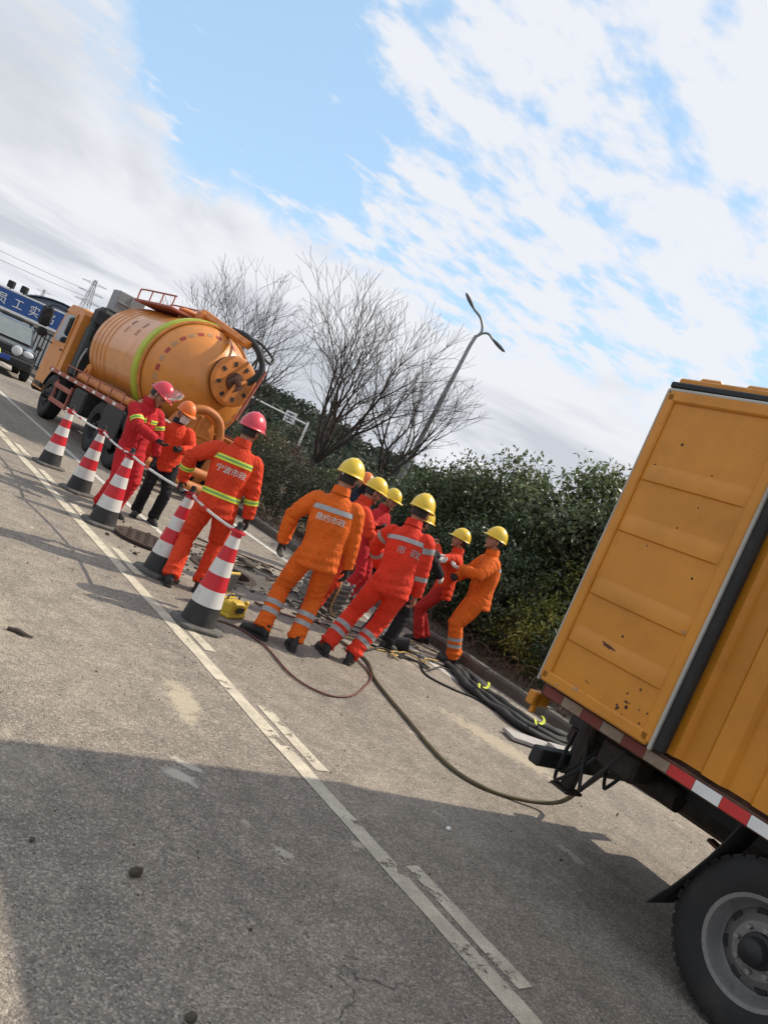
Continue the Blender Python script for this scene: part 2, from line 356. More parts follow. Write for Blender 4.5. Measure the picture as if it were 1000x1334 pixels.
def strip(name, x, w, y0, y1, z, m):
    mb = MB(); n = max(1, int((y1-y0)/.25)); vs = []; fs = []
    rr = random.Random(int(x*100))
    for i in range(n+1):
        y = y0+(y1-y0)*i/n
        vs += [(x-w/2+rr.uniform(-.006,.006), y, z), (x+w/2+rr.uniform(-.006,.006), y, z)]
        if i: fs.append((2*i-2, 2*i-1, 2*i+1, 2*i))
    mb.add(vs, fs); return tag(mb.build(name, m, fix=False), kind='structure')
strip('lane_line', 2.835, .115, -8, 60, .004, m_line)
for y0 in [1.57+1.65*k for k in range(-4, 16)]:
    y1 = y0+.79
    strip('lane_line', 2.985, .095, y0, y1, .004, m_line)
strip('lane_line', 4.07, .10, 7.9, 60, .004, m_line_new)
strip('edge_line', 6.53, .14, 4.6, 60, .004, m_line_new)

kerb = tag(bpy.data.objects.new('kerb', None), kind='structure'); COL.objects.link(kerb)
rr = random.Random(3); km = None
for i in range(46):
    if km is None:
        mb = MB(); prof = [(0,-.05),(0,.10),(.025,.13),(.15,.13),(.15,-.05)]
        mb.loft([[(x, y, z) for x, z in prof] for y in (0, .02, .97, .99)]); ob = mb.build('kerb_stone', m_kerb, kerb); km = ob.data
    else: ob = link('kerb_stone', km, kerb)
    ob.location = (7.32+rr.uniform(-.008,.008), -4+i*1.0, rr.uniform(-.012,.008)); ob.rotation_euler = (0,0,rr.uniform(-.006,.006))

def verge_z(x, y):
    return .08+.05*noise.noise(V((x*.6,y*.6,0)))+.03*noise.noise(V((x*2.3,y*2.3,3)))+max(0,x-9)*.035
mb = MB(); xs = [7.46+.28*i for i in range(24)]+[14.5+1.2*i for i in range(22)]; ys = [-8+.35*i for i in range(90)]+[24+1.5*i for i in range(36)]
vs = [(x, y, verge_z(x, y)) for y in ys for x in xs]; n = len(xs)
mb.add(vs, [(j*n+i, j*n+i+1, (j+1)*n+i+1, (j+1)*n+i) for j in range(len(ys)-1) for i in range(n-1)])
tag(mb.build('verge', m_soil, smooth=180, fix=False), kind='structure')

# ------------------------------------------------------------------ vegetation
m_bark = mat('bark', (.060,.050,.042), .9, var=.35, vs=12, bump=.6, bs=50)
m_twig = mat('twig', (.040,.032,.027), .9, var=.3)
def leafmat(name, col, rough=.5, pi=.45):
    m = mat(name, col, rough, var=.3, vs=1.2, pi=pi); nt = m.node_tree; p = nt.nodes['Principled BSDF']
    tr = nt.nodes.new('ShaderNodeBsdfTranslucent'); mx = nt.nodes.new('ShaderNodeMixShader'); mx.inputs[0].default_value = .28
    src = p.inputs['Base Color'].links[0].from_socket; nt.links.new(src, tr.inputs[0])
    out = nt.nodes['Material Output']; nt.links.new(p.outputs[0], mx.inputs[1]); nt.links.new(tr.outputs[0], mx.inputs[2]); nt.links.new(mx.outputs[0], out.inputs[0]); return m
m_leaf_dark = leafmat('evergreen_leaf', (.056,.084,.038), .42)
m_leaf_mid = leafmat('glossy_leaf', (.090,.118,.050), .38)
m_leaf_yel = leafmat('yellow_green_leaf', (.21,.22,.04), .5)
m_leaf_mid2 = leafmat('light_glossy_leaf', (.125,.155,.068), .36); m_leaf_dk2 = leafmat('deep_evergreen_leaf', (.066,.095,.038), .45)
m_leaf_far = leafmat('far_leaf', (.040,.055,.036), .7)
m_leaf_brown = leafmat('brown_leaf', (.11,.065,.045), .7)
m_leaf_hedge = leafmat('hedge_leaf', (.055,.060,.040), .55)
def leaves(name, pts, nrm, size, mt, parent, seed, asp=.42):
    """many leaf-shaped faces at pts, leaning along nrm"""
    g = np.random.default_rng(seed); n = len(pts)
    d = g.normal(size=(n,3)); d += nrm*.5; d[:,2] -= .25; d /= np.linalg.norm(d, axis=1)[:,None]
    up = g.normal(size=(n,3))*.7+nrm+np.array([0,0,.5]); sd = np.cross(d, up); sd /= np.linalg.norm(sd, axis=1)[:,None]+1e-9
    nn = np.cross(sd, d); L = size*g.uniform(.6, 1.35, n)[:,None]
    v = np.empty((n,4,3)); v[:,0] = pts; v[:,1] = pts+d*L*.5+sd*L*asp*.5+nn*L*.08; v[:,2] = pts+d*L-nn*L*.08; v[:,3] = pts+d*L*.5-sd*L*asp*.5+nn*L*.08
    me = bpy.data.meshes.new(name); me.vertices.add(n*4); me.vertices.foreach_set('co', v.ravel()); me.loops.add(n*4); me.loops.foreach_set('vertex_index', np.arange(n*4))
    me.polygons.add(n); me.polygons.foreach_set('loop_start', np.arange(n)*4); me.polygons.foreach_set('loop_total', np.full(n,4)); me.update(); me.materials.append(mt)
    return link(name, me, parent)
def crown_points(g, n_clump, per, rad, c, shell=.55, clump=.22, lumps=None):
    """leaf positions grouped in clumps near the outside of a lumpy crown"""
    P = []; Nn = []
    for _ in range(n_clump):
        d = g.normal(size=3); d /= np.linalg.norm(d); u = shell+(1-shell)*g.random()**.6
        b = 1+.34*noise.noise(V((d[0]*1.9+c[0], d[1]*1.9+c[1], d[2]*1.9)))+.16*noise.noise(V((d[0]*4.5, d[1]*4.5+c[0], d[2]*4.5)))
        q = np.array(c)+d*np.array(rad)*u*b
        k = int(per*g.uniform(.4,1.5)); s = clump*g.uniform(.6,1.35)
        P.append(q+np.clip(g.normal(size=(k,3)), -1.5, 1.5)*s*np.array([.55,.55,.42])); Nn.append(np.tile(d, (k,1)))
    P = np.vstack(P); Nn = np.vstack(Nn); ok = P[:,2] > .03; return P[ok], Nn[ok]
def branch_rec(mb, g, p, d, r, L, depth, spread, up, segs, tips, minr=.004, jit=.16):
    n = 3 if r < .014 else 5 if r < .05 else 7
    pts = [V(p)]; rs = [r]; dd = V(d).normalized(); k = segs
    for i in range(k):
        dd = (dd+V((g.uniform(-1,1), g.uniform(-1,1), g.uniform(-.7,.7)))*jit+V((0,0,up))*.10).normalized()
        pts.append(pts[-1]+dd*L/k); rs.append(max(minr*.6 if depth == 0 else minr, r*(1-.34*(i+1)/k)))
    mb.tube(pts, rs, n, caps=False)
    if depth == 0: tips.append(pts[-1]); return
    nb = g.choice([2,2,3]) if depth > 1 else g.choice([2,3,3])
    ph = g.uniform(0, 6.28)
    for b in range(nb):
        ax = dd.orthogonal().normalized(); ax.rotate(Matrix.Rotation(ph+6.283*b/nb+g.uniform(-.5,.5), 3, dd))
        ang = g.uniform(.40, .95)*spread; nd = (dd*math.cos(ang)+ax*math.sin(ang)).normalized()
        branch_rec(mb, g, pts[-1], nd, rs[-1]*g.uniform(.68,.84), L*g.uniform(.70,.88), depth-1, spread, up, segs, tips, minr, jit)
    if depth >= 2:
        for i in range(1, k+1):
            if g.random() < .55:
                ax = dd.orthogonal().normalized(); ax.rotate(Matrix.Rotation(g.uniform(0,6.28), 3, dd)); nd = (dd*.75+ax*.65).normalized()
                branch_rec(mb, g, pts[i], nd, rs[i]*.42, L*g.uniform(.45,.7), max(0, depth-2), spread, up, segs, tips, minr, jit)
def bare_tree(loc, h, seed, label, stems, depth=5, lean=0.):
    g = random.Random(seed); root = thing('bare_tree', label, 'tree', loc, 0, 'bare trees behind the hedge')
    tr = MB(); cr = MB(); tips = []
    th = h*.20; tp = spline([(0,0,-.2),(lean*.3,.02,th*.5),(lean*.9,0,th)], 5)
    tr.tube(tp, [lerp(.15,.115,i/(len(tp)-1))*h/6.5 for i in range(len(tp))], 10); tr.build('trunk', m_bark, root, 60)
    for k in range(stems):
        a = 6.283*k/stems+g.uniform(-.4,.4); sp = g.uniform(.30,.62)
        d = V((math.cos(a)*sp+lean*.4, math.sin(a)*sp, 1))
        branch_rec(cr, g, tp[-1]-V((0,0,.06)), d, .088*h/6.5*g.uniform(.7,1.05), h*g.uniform(.20,.26), depth, .62, .42, 4, tips, .0066*h/6.5, .10)
    cr.build('crown', m_twig, root, 180, fix=False); return root
bare_tree((10.15, 16.2, .35), 5.75, 11, 'broad many-stemmed bare tree standing behind the clipped dark hedge', 6, 5, .35)
bare_tree((14.4, 18.9, .5), 5.8, 23, 'slimmer bare tree beside the double-armed street lamp', 4, 5, .30)
bare_tree((10.6, 22.6, .4), 5.6, 37, 'bare tree rising just behind the back of the orange tanker', 4, 5, -.2)
bare_tree((13.2, 26.5, .5), 6.0, 41, 'far bare tree showing faintly between the tanker and the broad bare tree', 4, 4, 0)

def bush(name, label, cat, loc, rad, seed, mt, n=160, per=60, size=.07, clump=.22, group=None, trunk=True, hc=None, shell=.5):
    root = thing(name, label, cat, loc, 0, group); g = np.random.default_rng(seed); r2 = random.Random(seed)
    hc = hc or rad[2]*1.02
    P, Nn = crown_points(g, n, per, rad, (0,0,hc), shell, clump)
    leaves('crown', P, Nn, size, mt, root, seed+1)
    mb = MB(); tips = []
    for k in range(4 if trunk else 3):
        a = r2.uniform(0,6.28); d = V((math.cos(a)*.5, math.sin(a)*.5, 1))
        branch_rec(mb, r2, V((math.cos(a)*.06, math.sin(a)*.06, -.1)), d, .035*rad[2] if trunk else .015, rad[2]*.62, 3, .7, .4, 3, tips, .004)
    mb.build('trunk', m_bark, root, 180, fix=False); return root
EG = 'evergreen trees beyond the kerb'
bush('evergreen_tree', 'round dark evergreen tree behind the dark-clad worker, leftmost of the near row', 'tree', (10.6,12.2,.2), (1.35,1.35,.86), 1, m_leaf_dark, 120, 120, .085, .40, EG)
bush('evergreen_tree', 'dense evergreen tree with a lumpy top right of the street lamp', 'tree', (9.95,10.6,.15), (1.1,1.1,1.22), 2, m_leaf_dk2, 110, 125, .085, .38, EG)
bush('evergreen_tree', 'leafy glossy evergreen directly behind the yellow helmets at the kerb', 'tree', (9.9,9.25,.15), (.95,.95,1.40), 3, m_leaf_mid, 110, 125, .10, .36, EG)
bush('evergreen_tree', 'tall glossy evergreen with light tipped leaves left of the yellow truck door', 'tree', (10.5,8.2,.15), (1.15,1.15,1.64), 4, m_leaf_mid2, 130, 130, .11, .36, EG)
bush('evergreen_tree', 'evergreen partly hidden by the left edge of the yellow truck door', 'tree', (10.3,6.9,.15), (1.1,1.1,1.48), 5, m_leaf_mid, 110, 120, .10, .36, EG)
bush('evergreen_tree', 'dark evergreen mostly hidden behind the yellow box truck', 'tree', (10.6,5.3,.15), (1.2,1.2,1.45), 6, m_leaf_dark, 150, 60, .09, .28, EG)
bush('evergreen_tree', 'shaded low evergreen behind the orange-clad worker with white glove', 'tree', (9.0,8.0,.12), (.85,.9,.95), 7, m_leaf_dark, 150, 70, .08, .22, EG)
SG = 'shrubs along the kerb'
bush('shrub', 'yellow-green leafy shrub low behind the kerb, beside the truck door', 'shrub', (8.75,6.45,.1), (.62,.66,.50), 8, m_leaf_yel, 70, 60, .07, .18, SG, False)
bush('shrub', 'dark green shrub low between the kerb and the truck door', 'shrub', (8.45,5.55,.1), (.6,.8,.46), 9, m_leaf_dark, 90, 55, .06, .18, SG, False)
bush('shrub', 'mid-green shrub at hip height right of the orange worker', 'shrub', (8.6,7.2,.1), (.55,.6,.62), 10, m_leaf_mid, 70, 50, .06, .18, SG, False)
bush('shrub', 'yellowish shrub growing up under the glossy evergreens', 'shrub', (9.2,6.9,.1), (.6,.55,.80), 12, m_leaf_yel, 45, 40, .06, .18, SG, False)
bush('shrub', 'dark shrub behind the legs of the two workers at the kerb', 'shrub', (8.3,8.6,.1), (.6,.8,.62), 13, m_leaf_dark, 90, 50, .065, .2, SG, False)
HG = 'clipped hedge bushes along the verge'
bush('hedge_bush', 'dark purple-brown hedge bush left of the orange-suited worker', 'hedge', (8.75,12.5,.1), (.6,1.1,.66), 14, m_leaf_hedge, 150, 70, .05, .16, HG, False)
bush('hedge_bush', 'dark hedge bush right behind the red-suited worker with red helmet', 'hedge', (8.85,14.5,.1), (.65,1.2,.70), 15, m_leaf_hedge, 150, 70, .05, .16, HG, False)
bush('hedge_bush', 'green hedge bush beside the tail of the orange tanker', 'hedge', (9.1,16.6,.1), (.8,1.1,.92), 16, m_leaf_mid, 150, 60, .055, .18, HG, False)
bush('hedge_bush', 'hedge bush behind the cluster of yellow helmets', 'hedge', (8.9,10.7,.1), (.6,.9,.60), 17, m_leaf_hedge, 120, 60, .05, .16, HG, False)
bush('shrub', 'reddish brown winter shrub at the foot of the broad bare tree', 'shrub', (10.4,18.2,.15), (1.0,1.1,.92), 18, m_leaf_brown, 120, 60, .06, .2, SG, False)
bush('shrub', 'olive green shrub right of the broad bare tree trunk', 'shrub', (11.2,15.6,.15), (1.0,1.0,.78), 19, m_leaf_mid, 120, 60, .06, .2, SG, False)
MG = 'trees in the middle distance'
rr = random.Random(5)
for i, (x, y, s, lab) in enumerate(((17,31,1.9,'dark mid-distance tree seen between the tanker and the red helmet'), (22,33,2.1,'dark mid-distance tree behind the white cantilever sign'), (24,28,2.2,'dark mid-distance tree under the broad bare tree'),
        (27,27,2.3,'dark mid-distance tree behind the orange-suited worker'), (25,21.5,2.2,'dark mid-distance tree behind the street lamp foot'), (30,23,2.6,'farther dark tree right of the street lamp'), (20,17.5,1.9,'dark tree between the street lamp and the near evergreens'), (21,40,2.2,'dark far tree at the end of the hedge, beside the tanker'))):
    bush('evergreen_tree', lab, 'tree', (x,y,.3), (s*1.25,s*1.25,s*.36), 50+i, m_leaf_far, 190, 60, .15, .5, MG)

def hill_z(x, y):
    a = math.atan2(x, y); d = math.hypot(x, y)
    prof = lambda t: 9.2*math.exp(-((t-.42)/.17)**2)+6.2*math.exp(-((t-.78)/.26)**2)+4*math.exp(-((t-1.3)/.4)**2)
    ridge = math.exp(-((d-165)/42)**2)
    return max(-.2, (prof(a)*ridge*(1+.16*noise.noise(V((a*9,0,0)))))-.3)
mb = MB(); na, nd = 60, 22
vs = [((d)*math.sin(a), d*math.cos(a), hill_z(d*math.sin(a), d*math.cos(a))) for j in range(nd) for d in [70+9*j] for i in range(na) for a in [.02+1.5*i/(na-1)]]
mb.add(vs, [(j*na+i, j*na+i+1, (j+1)*na+i+1, (j+1)*na+i) for j in range(nd-1) for i in range(na-1)])
tag(mb.build('hill', mat('hill_soil', (.045,.050,.030), .95, var=.3, vs=.2), smooth=180, fix=False), kind='structure')
g = np.random.default_rng(77); P = []; Nn = []
for _ in range(620):
    a = g.uniform(.2, 1.25); d = g.uniform(105, 175); x, y = d*math.sin(a), d*math.cos(a); z = hill_z(x, y); s = g.uniform(1.3, 2.4); k = 85
    q = g.normal(size=(k,3)); q /= np.linalg.norm(q, axis=1)[:,None]; P.append(np.array([x,y,z+s*.6])+q*s*g.uniform(.6,1,(k,1))*np.array([1,1,.95])); Nn.append(q)
w = leaves('hillside_wood', np.vstack(P), np.vstack(Nn), .85, leafmat('hill_leaf', (.050,.064,.046), .85, .3), None, 78, .8)
tag(w, 'dark wooded hillside far behind the bare trees', 'wood', kind='stuff')
# litter and dry stems on the verge
g = np.random.default_rng(8); n = 5200; px = 7.5+g.random(n)**1.4*5.0; py = g.uniform(1, 19, n)
P = np.stack([px, py, np.array([verge_z(a,b)+.012 for a, b in zip(px, py)])], 1)
tag(leaves('leaf_litter', P, np.tile([0,0,1.], (n,1)), .075, m_leaf_brown, None, 9, .5), 'dry brown leaf litter scattered over the verge behind the kerb', 'leaf litter', kind='stuff')
mb = MB(); r2 = random.Random(12)
for _ in range(150):
    x, y = r2.uniform(7.6, 8.5), r2.uniform(3.5, 8.5); p = [V((x,y,.05))]; d = V((r2.uniform(-.6,.6), r2.uniform(-.6,.6), 1))
    for k in range(5): d = (d+V((r2.uniform(-.6,.6), r2.uniform(-.6,.6), -.12*k))).normalized(); p.append(p[-1]+d*r2.uniform(.06,.14))
    mb.tube(p, .0035, 3, False)
tag(mb.build('dry_stems', mat('dry_stem', (.16,.11,.075), .9), fix=False), 'tangle of dry brown stems at the kerb edge below the shrubs', 'dry stems', kind='stuff')

# ------------------------------------------------------------------ open manhole
m_iron = mat('cast_iron', (.050,.034,.026), .85, .3, var=.4, vs=20, bump=.5, bs=60)
m_pit = mat('shaft_brick', (.05,.042,.035), .95, var=.4, vs=10, bump=.6, bs=20)
pit = thing('manhole', 'open manhole in the road behind the red-suited worker, ringed with wet mud', 'manhole', (HOLE[0], HOLE[1], 0))
mb = MB(); mb.lathe([(.33,.0),(.33,-.9),(.02,-.9)], n=32); mb.build('shaft', m_pit, pit, 40)
mb = MB(); mb.lathe([(.325,-.06),(.325,.012),(.40,.016),(.415,.002),(.33,.002)], n=32); mb.build('rim', m_iron, pit, 40)
cv = thing('manhole_cover', 'round rusty iron manhole cover lying on the asphalt behind the cones', 'manhole cover', (3.58, 8.02, .004), .4)
mb = MB(); mb.lathe([(.01,0),(.36,0),(.375,.01),(.375,.035),(.35,.04),(.34,.033),(.01,.033)], n=36, caps=True); mb.build('plate', m_iron, cv, 40)
mb = MB()
for i in range(-4, 5):
    for j in range(-4, 5):
        if math.hypot(i, j)*.07 < .30 and (i+j) % 2 == 0: mb.box((i*.07, j*.07, .036), (.05,.05,.012), .004, Matrix.Rotation(.785, 3, 'Z'))
tag(mb.build('raised_studs', m_iron, cv), kind='stuff')

# ------------------------------------------------------------------ wheels
m_tyre = mat('tyre', (.015,.015,.015), .8, bump=.25, bs=70, dirt=.45, dcol=(.060,.055,.048), ds=4)
def wheel(parent, loc, r, w, side, rim_r, m_rim, deep=.09, name='wheel', holes=8, hub=True):
    """axis along X; side -1 shows its face to -X"""
    wl = bpy.data.objects.new(name, None); COL.objects.link(wl); wl.parent = parent; wl.location = loc; wl.empty_display_size = .1
    ax = (side, 0, 0); h = w/2
    mb = MB(); mb.lathe([(rim_r, -h*.9), (rim_r+.03, -h), (r-.06, -h*1.02), (r-.012, -h*.86), (r, -h*.7), (r, h*.7), (r-.012, h*.86), (r-.03, h*.96), (r-.06, h*1.03), ((r+rim_r)/2, h*1.06), (rim_r+.03, h), (rim_r, h*.9)], ax=ax, n=48)
    n = 40
    for k in range(n):          # tread blocks
        a = 2*math.pi*k/n; rot = Matrix.Rotation(a, 3, 'X')
        for q in (-.45, 0, .45): mb.box(rot @ V((q*w*.72, 0, r-.004)), (w*.20, 2*math.pi*r/n*.7, .014), 0, rot)
    mb.build('tyre', m_tyre, wl, 35)
    mb = MB(); rr_ = rim_r
    mb.lathe([(rr_-.012, -h*.9), (rr_+.012, h*.93), (rr_+.016, h*.98), (rr_-.004, h*.96), (rr_-.018, h*.70), (rr_-.03, h*.3), (rr_-.045, h-deep), (rr_*.80, h-deep-.015), (rr_*.62, h-deep+.012), (rr_*.55, h-deep+.03), (rr_*.30, h-deep+.03)], ax=ax, n=40)
    rim = mb.build('rim', m_rim, wl, 40)
    for k in range(holes):
        a = 2*math.pi*(k+.5)/holes; hm = MB(); c = V((side*(h-deep-.002), math.cos(a)*rr_*.70, math.sin(a)*rr_*.70))
        hm.lathe([(.001,.004),(rr_*.12,.004),(rr_*.135,-.01)], c, ax, 12, ref=(0,-math.sin(a),math.cos(a))); hm.build('rim_hole', m_dark, rim, 40)
    if hub:
        mb = MB(); mb.lathe([(rr_*.36, h-deep+.02), (rr_*.34, h-deep+.055), (rr_*.27, h-deep+.06), (rr_*.25, h-deep+.12), (rr_*.18, h-deep+.135), (.001, h-deep+.14)], ax=ax, n=24)
        hb = mb.build('hub', m_dark, wl, 40)
        mb = MB()
        for k in range(8):
            a = 2*math.pi*k/8; mb.lathe([(.001,.03),(.013,.03),(.013,0)], V((side*(h-deep+.03), math.cos(a)*rr_*.45, math.sin(a)*rr_*.45)), ax, 6)
        tag(mb.build('wheel_nuts', m_steel, wl), kind='stuff')
    return wl

# ------------------------------------------------------------------ box truck on the right
m_box = mat('truck_yellow', (.56,.215,.012), .48, var=.10, vs=1.6, bump=.06, bs=14, dirt=.38, dcol=(.20,.085,.018), ds=2.2, coat=.15)
m_box2 = mat('door_yellow', (.57,.225,.016), .50, var=.12, vs=2.2, bump=.08, bs=12, dirt=.32, dcol=(.24,.10,.02), ds=3.5, coat=.1)
m_gasket = mat('white_gasket', (.46,.44,.39), .7, dirt=.5, dcol=(.12,.09,.06))
BT = thing('box_truck', 'yellow ribbed box truck with its rear door folded back along the side', 'truck', (3.95, 2.78, 0), R(-2.5))
# local frame: x into the truck, y = -forward (truck front lies at negative y), z up
BW, BL, ZB, ZT = 1.95, 4.3, .955, 2.90
def ribbed(mb, y0, y1, z0, z1, x, depth, per, sgn):
    prof = []; y = y0
    while y < y1-1e-6:
        for f, q in ((0,0),(.42,0),(.52,1),(.90,1),(1.0,0)):
            yy = min(y1, y+per*f); prof.append((x+sgn*depth*q, yy))
        y += per
    mb.loft([[(a, b, z) for a, b in prof] for z in (z0, z1)], caps=False, closed=False)
mb = MB(); ribbed(mb, -BL, -.03, ZB+.03, ZT-.06, .035, .035, .27, -1); mb.build('side_wall', m_box, BT)
mb = MB(); ribbed(mb, -BL, -.03, ZB+.03, ZT-.06, BW-.035, .035, .27, 1); mb.build('side_wall', m_box, BT)
mb = MB()
mb.box((BW/2, -BL/2, ZT+.045), (BW+.03, BL+.02, .045), .01)
for k in range(14): mb.box((BW/2, -.18-k*.30, ZT+.074), (BW*1.0, .14, .03), .012)
mb.build('roof', m_box, BT)
mb = MB(); mb.box((-.015, -BL/2, ZT+.0), (.12, BL+.02, .038), .008); mb.box((.03, -BL/2, ZT-.055), (.05, BL-.01, .07), .006); mb.box((BW-.02, -BL/2, ZT-.065), (.05, BL+.01, .085), .012); mb.box((BW/2, -.005, ZT-.06), (BW-.1, .06, .10), .012); mb.build('roof_rail', m_dark, BT)
for x in (.03, BW-.03): mb = MB(); mb.box((x, -.035, (ZB+ZT)/2), (.07, .07, ZT-ZB-.18), .01); mb.build('corner_post', m_box, BT)
mb = MB(); mb.box((BW/2, -BL+.02, (ZB+ZT)/2), (BW-.1, .04, ZT-ZB-.1), .01); mb.build('front_wall', m_box, BT)
mb = MB(); mb.box((BW/2, -BL/2, ZB+.005), (BW-.12, BL-.02, .05), .005); mb.build('floor', m_rust, BT)
mb = MB(); mb.box((0.028, -BL/2, ZB-.035), (.06, BL, .075), .008); mb.box((BW-.028, -BL/2, ZB-.035), (.06, BL, .075), .008); mb.box((BW/2, -.03, ZB-.035), (BW-.12, .06, .075), .008); mb.build('sill', m_rust, BT)
lens = .15
m_strip_r = mat('worn_red_strip', (.20,.045,.035), .7, dirt=.85, dcol=(.12,.06,.035), ds=6); m_strip_w = mat('worn_white_strip', (.30,.24,.18), .75, dirt=.9, dcol=(.15,.075,.03), ds=5)
for k in range(27):     # red and white conspicuity tape pieces along the sill
    mb = MB(); mb.box((-.0045, 0, 0), (.004, lens-.002, .058), .0015); mb.build('reflective_strip', (m_strip_r if k % 2 == 0 else m_strip_w) if k < 6 else (m_red if k % 2 == 0 else m_white), BT, loc=(0, -.10-k*lens, ZB-.035))
# the door, folded back along the left side wall
DW, DH = .83, 1.885
DR = bpy.data.objects.new('door', None); COL.objects.link(DR); DR.parent = BT; DR.location = (-.055, -.005, ZB+.02); DR.rotation_euler = (0, 0, R(-2.0)); DR['label'] = 'yellow pressed-steel rear door folded back, with scuffs and rust'
mb = MB(); mb.box((.012, -DW/2, DH/2), (.05, DW-.02, DH-.02), .006)
for (y, z, a, b) in ((-DW/2, .035, DW-.03, .07), (-DW/2, DH-.035, DW-.03, .07), (-.035, DH/2, .065, DH-.03), (-DW+.035, DH/2, .065, DH-.03)): mb.box((-.018, y, z), (.028, a, b), .010)
mb.build('panel', m_box2, DR)
for fr in (.267, .44, .655, .817):
    z = DH*(1-fr); mb = MB()
    mb.loft([[(-.008, y, z-.062), (-.010-.015*f, y, z-.052), (-.010-.017*f, y, z+.004), (-.010-.012*f, y, z+.020), (-.008, y, z+.072)] for y, f in ((-.062,.05),(-.10,.85),(-.14,1.),(-DW+.14,1.),(-DW+.10,.85),(-DW+.062,.05))]); mb.build('rib', m_box2, DR, 22)
mb = MB()
for (y, z, a, b) in ((-DW/2, DH+.004, DW+.01, .022), (.004, DH/2, .016, DH+.02), (-DW-.004, DH/2, .018, DH+.02)): mb.box((-.012, y, z), (.03, a, b), .006)
mb.build('gasket', m_gasket, DR)
mb = MB(); mb.box((.018, -DW-.040, DH/2), (.06, .060, DH), .012); mb.build('edge_seal', m_rubber, DR)
def fleck(parent, name, c, ln, wd, ang, m, seed, dx=.0012):
    r4 = random.Random(seed); n = 14; ring = []
    for k in range(n):
        t = 2*math.pi*k/n; q = r4.uniform(.55,1.15); y, z = math.cos(t)*ln*q, math.sin(t)*wd*q; ring.append((y*math.cos(ang)-z*math.sin(ang), y*math.sin(ang)+z*math.cos(ang)))
    mb = MB(); mb.loft([[(c[0], c[1]+y, c[2]+z) for y, z in ring], [(c[0]-dx, c[1]+y*.8, c[2]+z*.8) for y, z in ring]]); return mb.build(name, m, parent)
fleck(DR, 'rust_patch', (-.0262, -.36, DH*(1-.807)), .060, .012, .12, m_rust, 1, .002)
m_bare = mat('bare_scrape', (.34,.27,.20), .6, .3, var=.3, vs=30)
r5 = random.Random(17)
for k in range(16):
    y, z = -r5.uniform(.12,.78), r5.choice([r5.uniform(.02,.14), r5.uniform(.02,.14), r5.uniform(.2,1.7)]); fleck(DR, 'scrape', (-.0131 if .075 < z and -.75 < y < -.08 else -.0321, y, z), r5.uniform(.006,.03), r5.uniform(.002,.006), r5.uniform(-.4,.4), r5.choice([m_bare, m_rust, m_box]), 30+k)
rr = random.Random(4); mb = MB()
for _ in range(26):
    y, z = rr.choice([(-rr.uniform(.55,.80), rr.uniform(.05,.26)), (-rr.uniform(.1,.75), rr.uniform(.05,1.7))]); s = rr.uniform(.004,.010)
    mb.lathe([(.0005,.0008),(s,.0006),(s*1.2,0)], (-.0135, y, z), (-1,0,0), 7)
tag(mb.build('rust_spots', m_rust, DR), kind='stuff')
for z in (.25, .95, 1.62):
    mb = MB(); mb.tube([(0,0,-.05),(0,0,.05)], .016, 10); mb.box((.0,-.03,0), (.012,.07,.06), .003); mb.build('hinge', m_rust, BT, 40, loc=(-.035, .012, ZB+.02+z))
mb = MB(); mb.tube(spline([(-.01,-.02,ZT+.0),(-.025,.015,ZT+.012),(-.01,.035,ZT-.015),(-.005,.01,ZT-.04)],5), .006, 6); mb.build('roof_hook', m_dark, BT, 60)
# tail: bumper, lamp bracket, chassis
mb = MB(); mb.box((BW/2, -.06, .52), (BW-.25, .09, .11), .012)
for x in (.45, BW-.45): mb.box((x, -.10, .70), (.06, .06, .40), .006)
mb.build('bumper', m_dark, BT)
mb = MB(); mb.box((.05, .03, ZB-.115), (.16, .06, .085), .008); mb.box((.02, .015, ZB-.14), (.035,.03,.13), .004); mb.build('lamp_bracket', m_box, BT)
mb = MB(); mb.box((.06, .065, ZB-.10), (.12, .02, .05), .006); mb.build('tail_lamp', mat('lamp_red', (.30,.02,.015), .25), BT)
mb = MB()
for x in (.56, BW-.56): mb.box((x, -BL/2-.1, .80), (.07, BL+.4, .17), .006)
for y in (-.35, -1.1, -2.0, -3.0, -3.9): mb.box((BW/2, y, .80), (BW-1.1, .07, .10), .005)
mb.build('chassis', m_dark, BT)
m_grime = mat('greasy_steel', (.035,.027,.022), .75, .2, var=.4, vs=14, bump=.3, dirt=.5, dcol=(.09,.055,.035), ds=7)
for (n_, c_, d_, b_) in (('tool_locker',(.30,-.52,.76),(.20,.26,.16),.02),('jack_leg',(.36,-.20,.62),(.07,.08,.44),.012),('jack_foot',(.36,-.20,.40),(.16,.14,.02),.004),('hitch',(.62,-.02,.66),(.16,.22,.12),.02)):
    mb = MB(); mb.box(c_, d_, b_); mb.build(n_, m_grime, BT)
mb = MB(); mb.tube([(.50,-.80,.70),(.50,-.42,.70)], .07, 14); mb.build('air_tank', m_grime, BT, 50)
mb = MB(); mb.box((BW-.32,-.75,.62), (.36,.95,.42), .03); mb.build('fuel_tank', m_grime, BT)
mb = MB(); mb.box((BW-.30,-2.6,.60), (.30,1.0,.40), .03); mb.build('tool_locker', m_grime, BT)
for k, pts in enumerate(([(.2,-.4,.7),(.16,-.28,.5),(.26,-.16,.45),(.34,-.1,.62)], [(.4,-.3,.75),(.3,-.2,.52),(.42,-.05,.48),(.5,.0,.7)], [(.5,-.5,.8),(.45,-.4,.55),(.55,-.3,.52),(.6,-.2,.75)], [(.12,-.6,.85),(.08,-.5,.6),(.14,-.42,.52),(.2,-.3,.78)])):
    mb = MB(); mb.tube(spline(pts,5), .012, 6); mb.build('loose_hose', m_rubber, BT, 60)
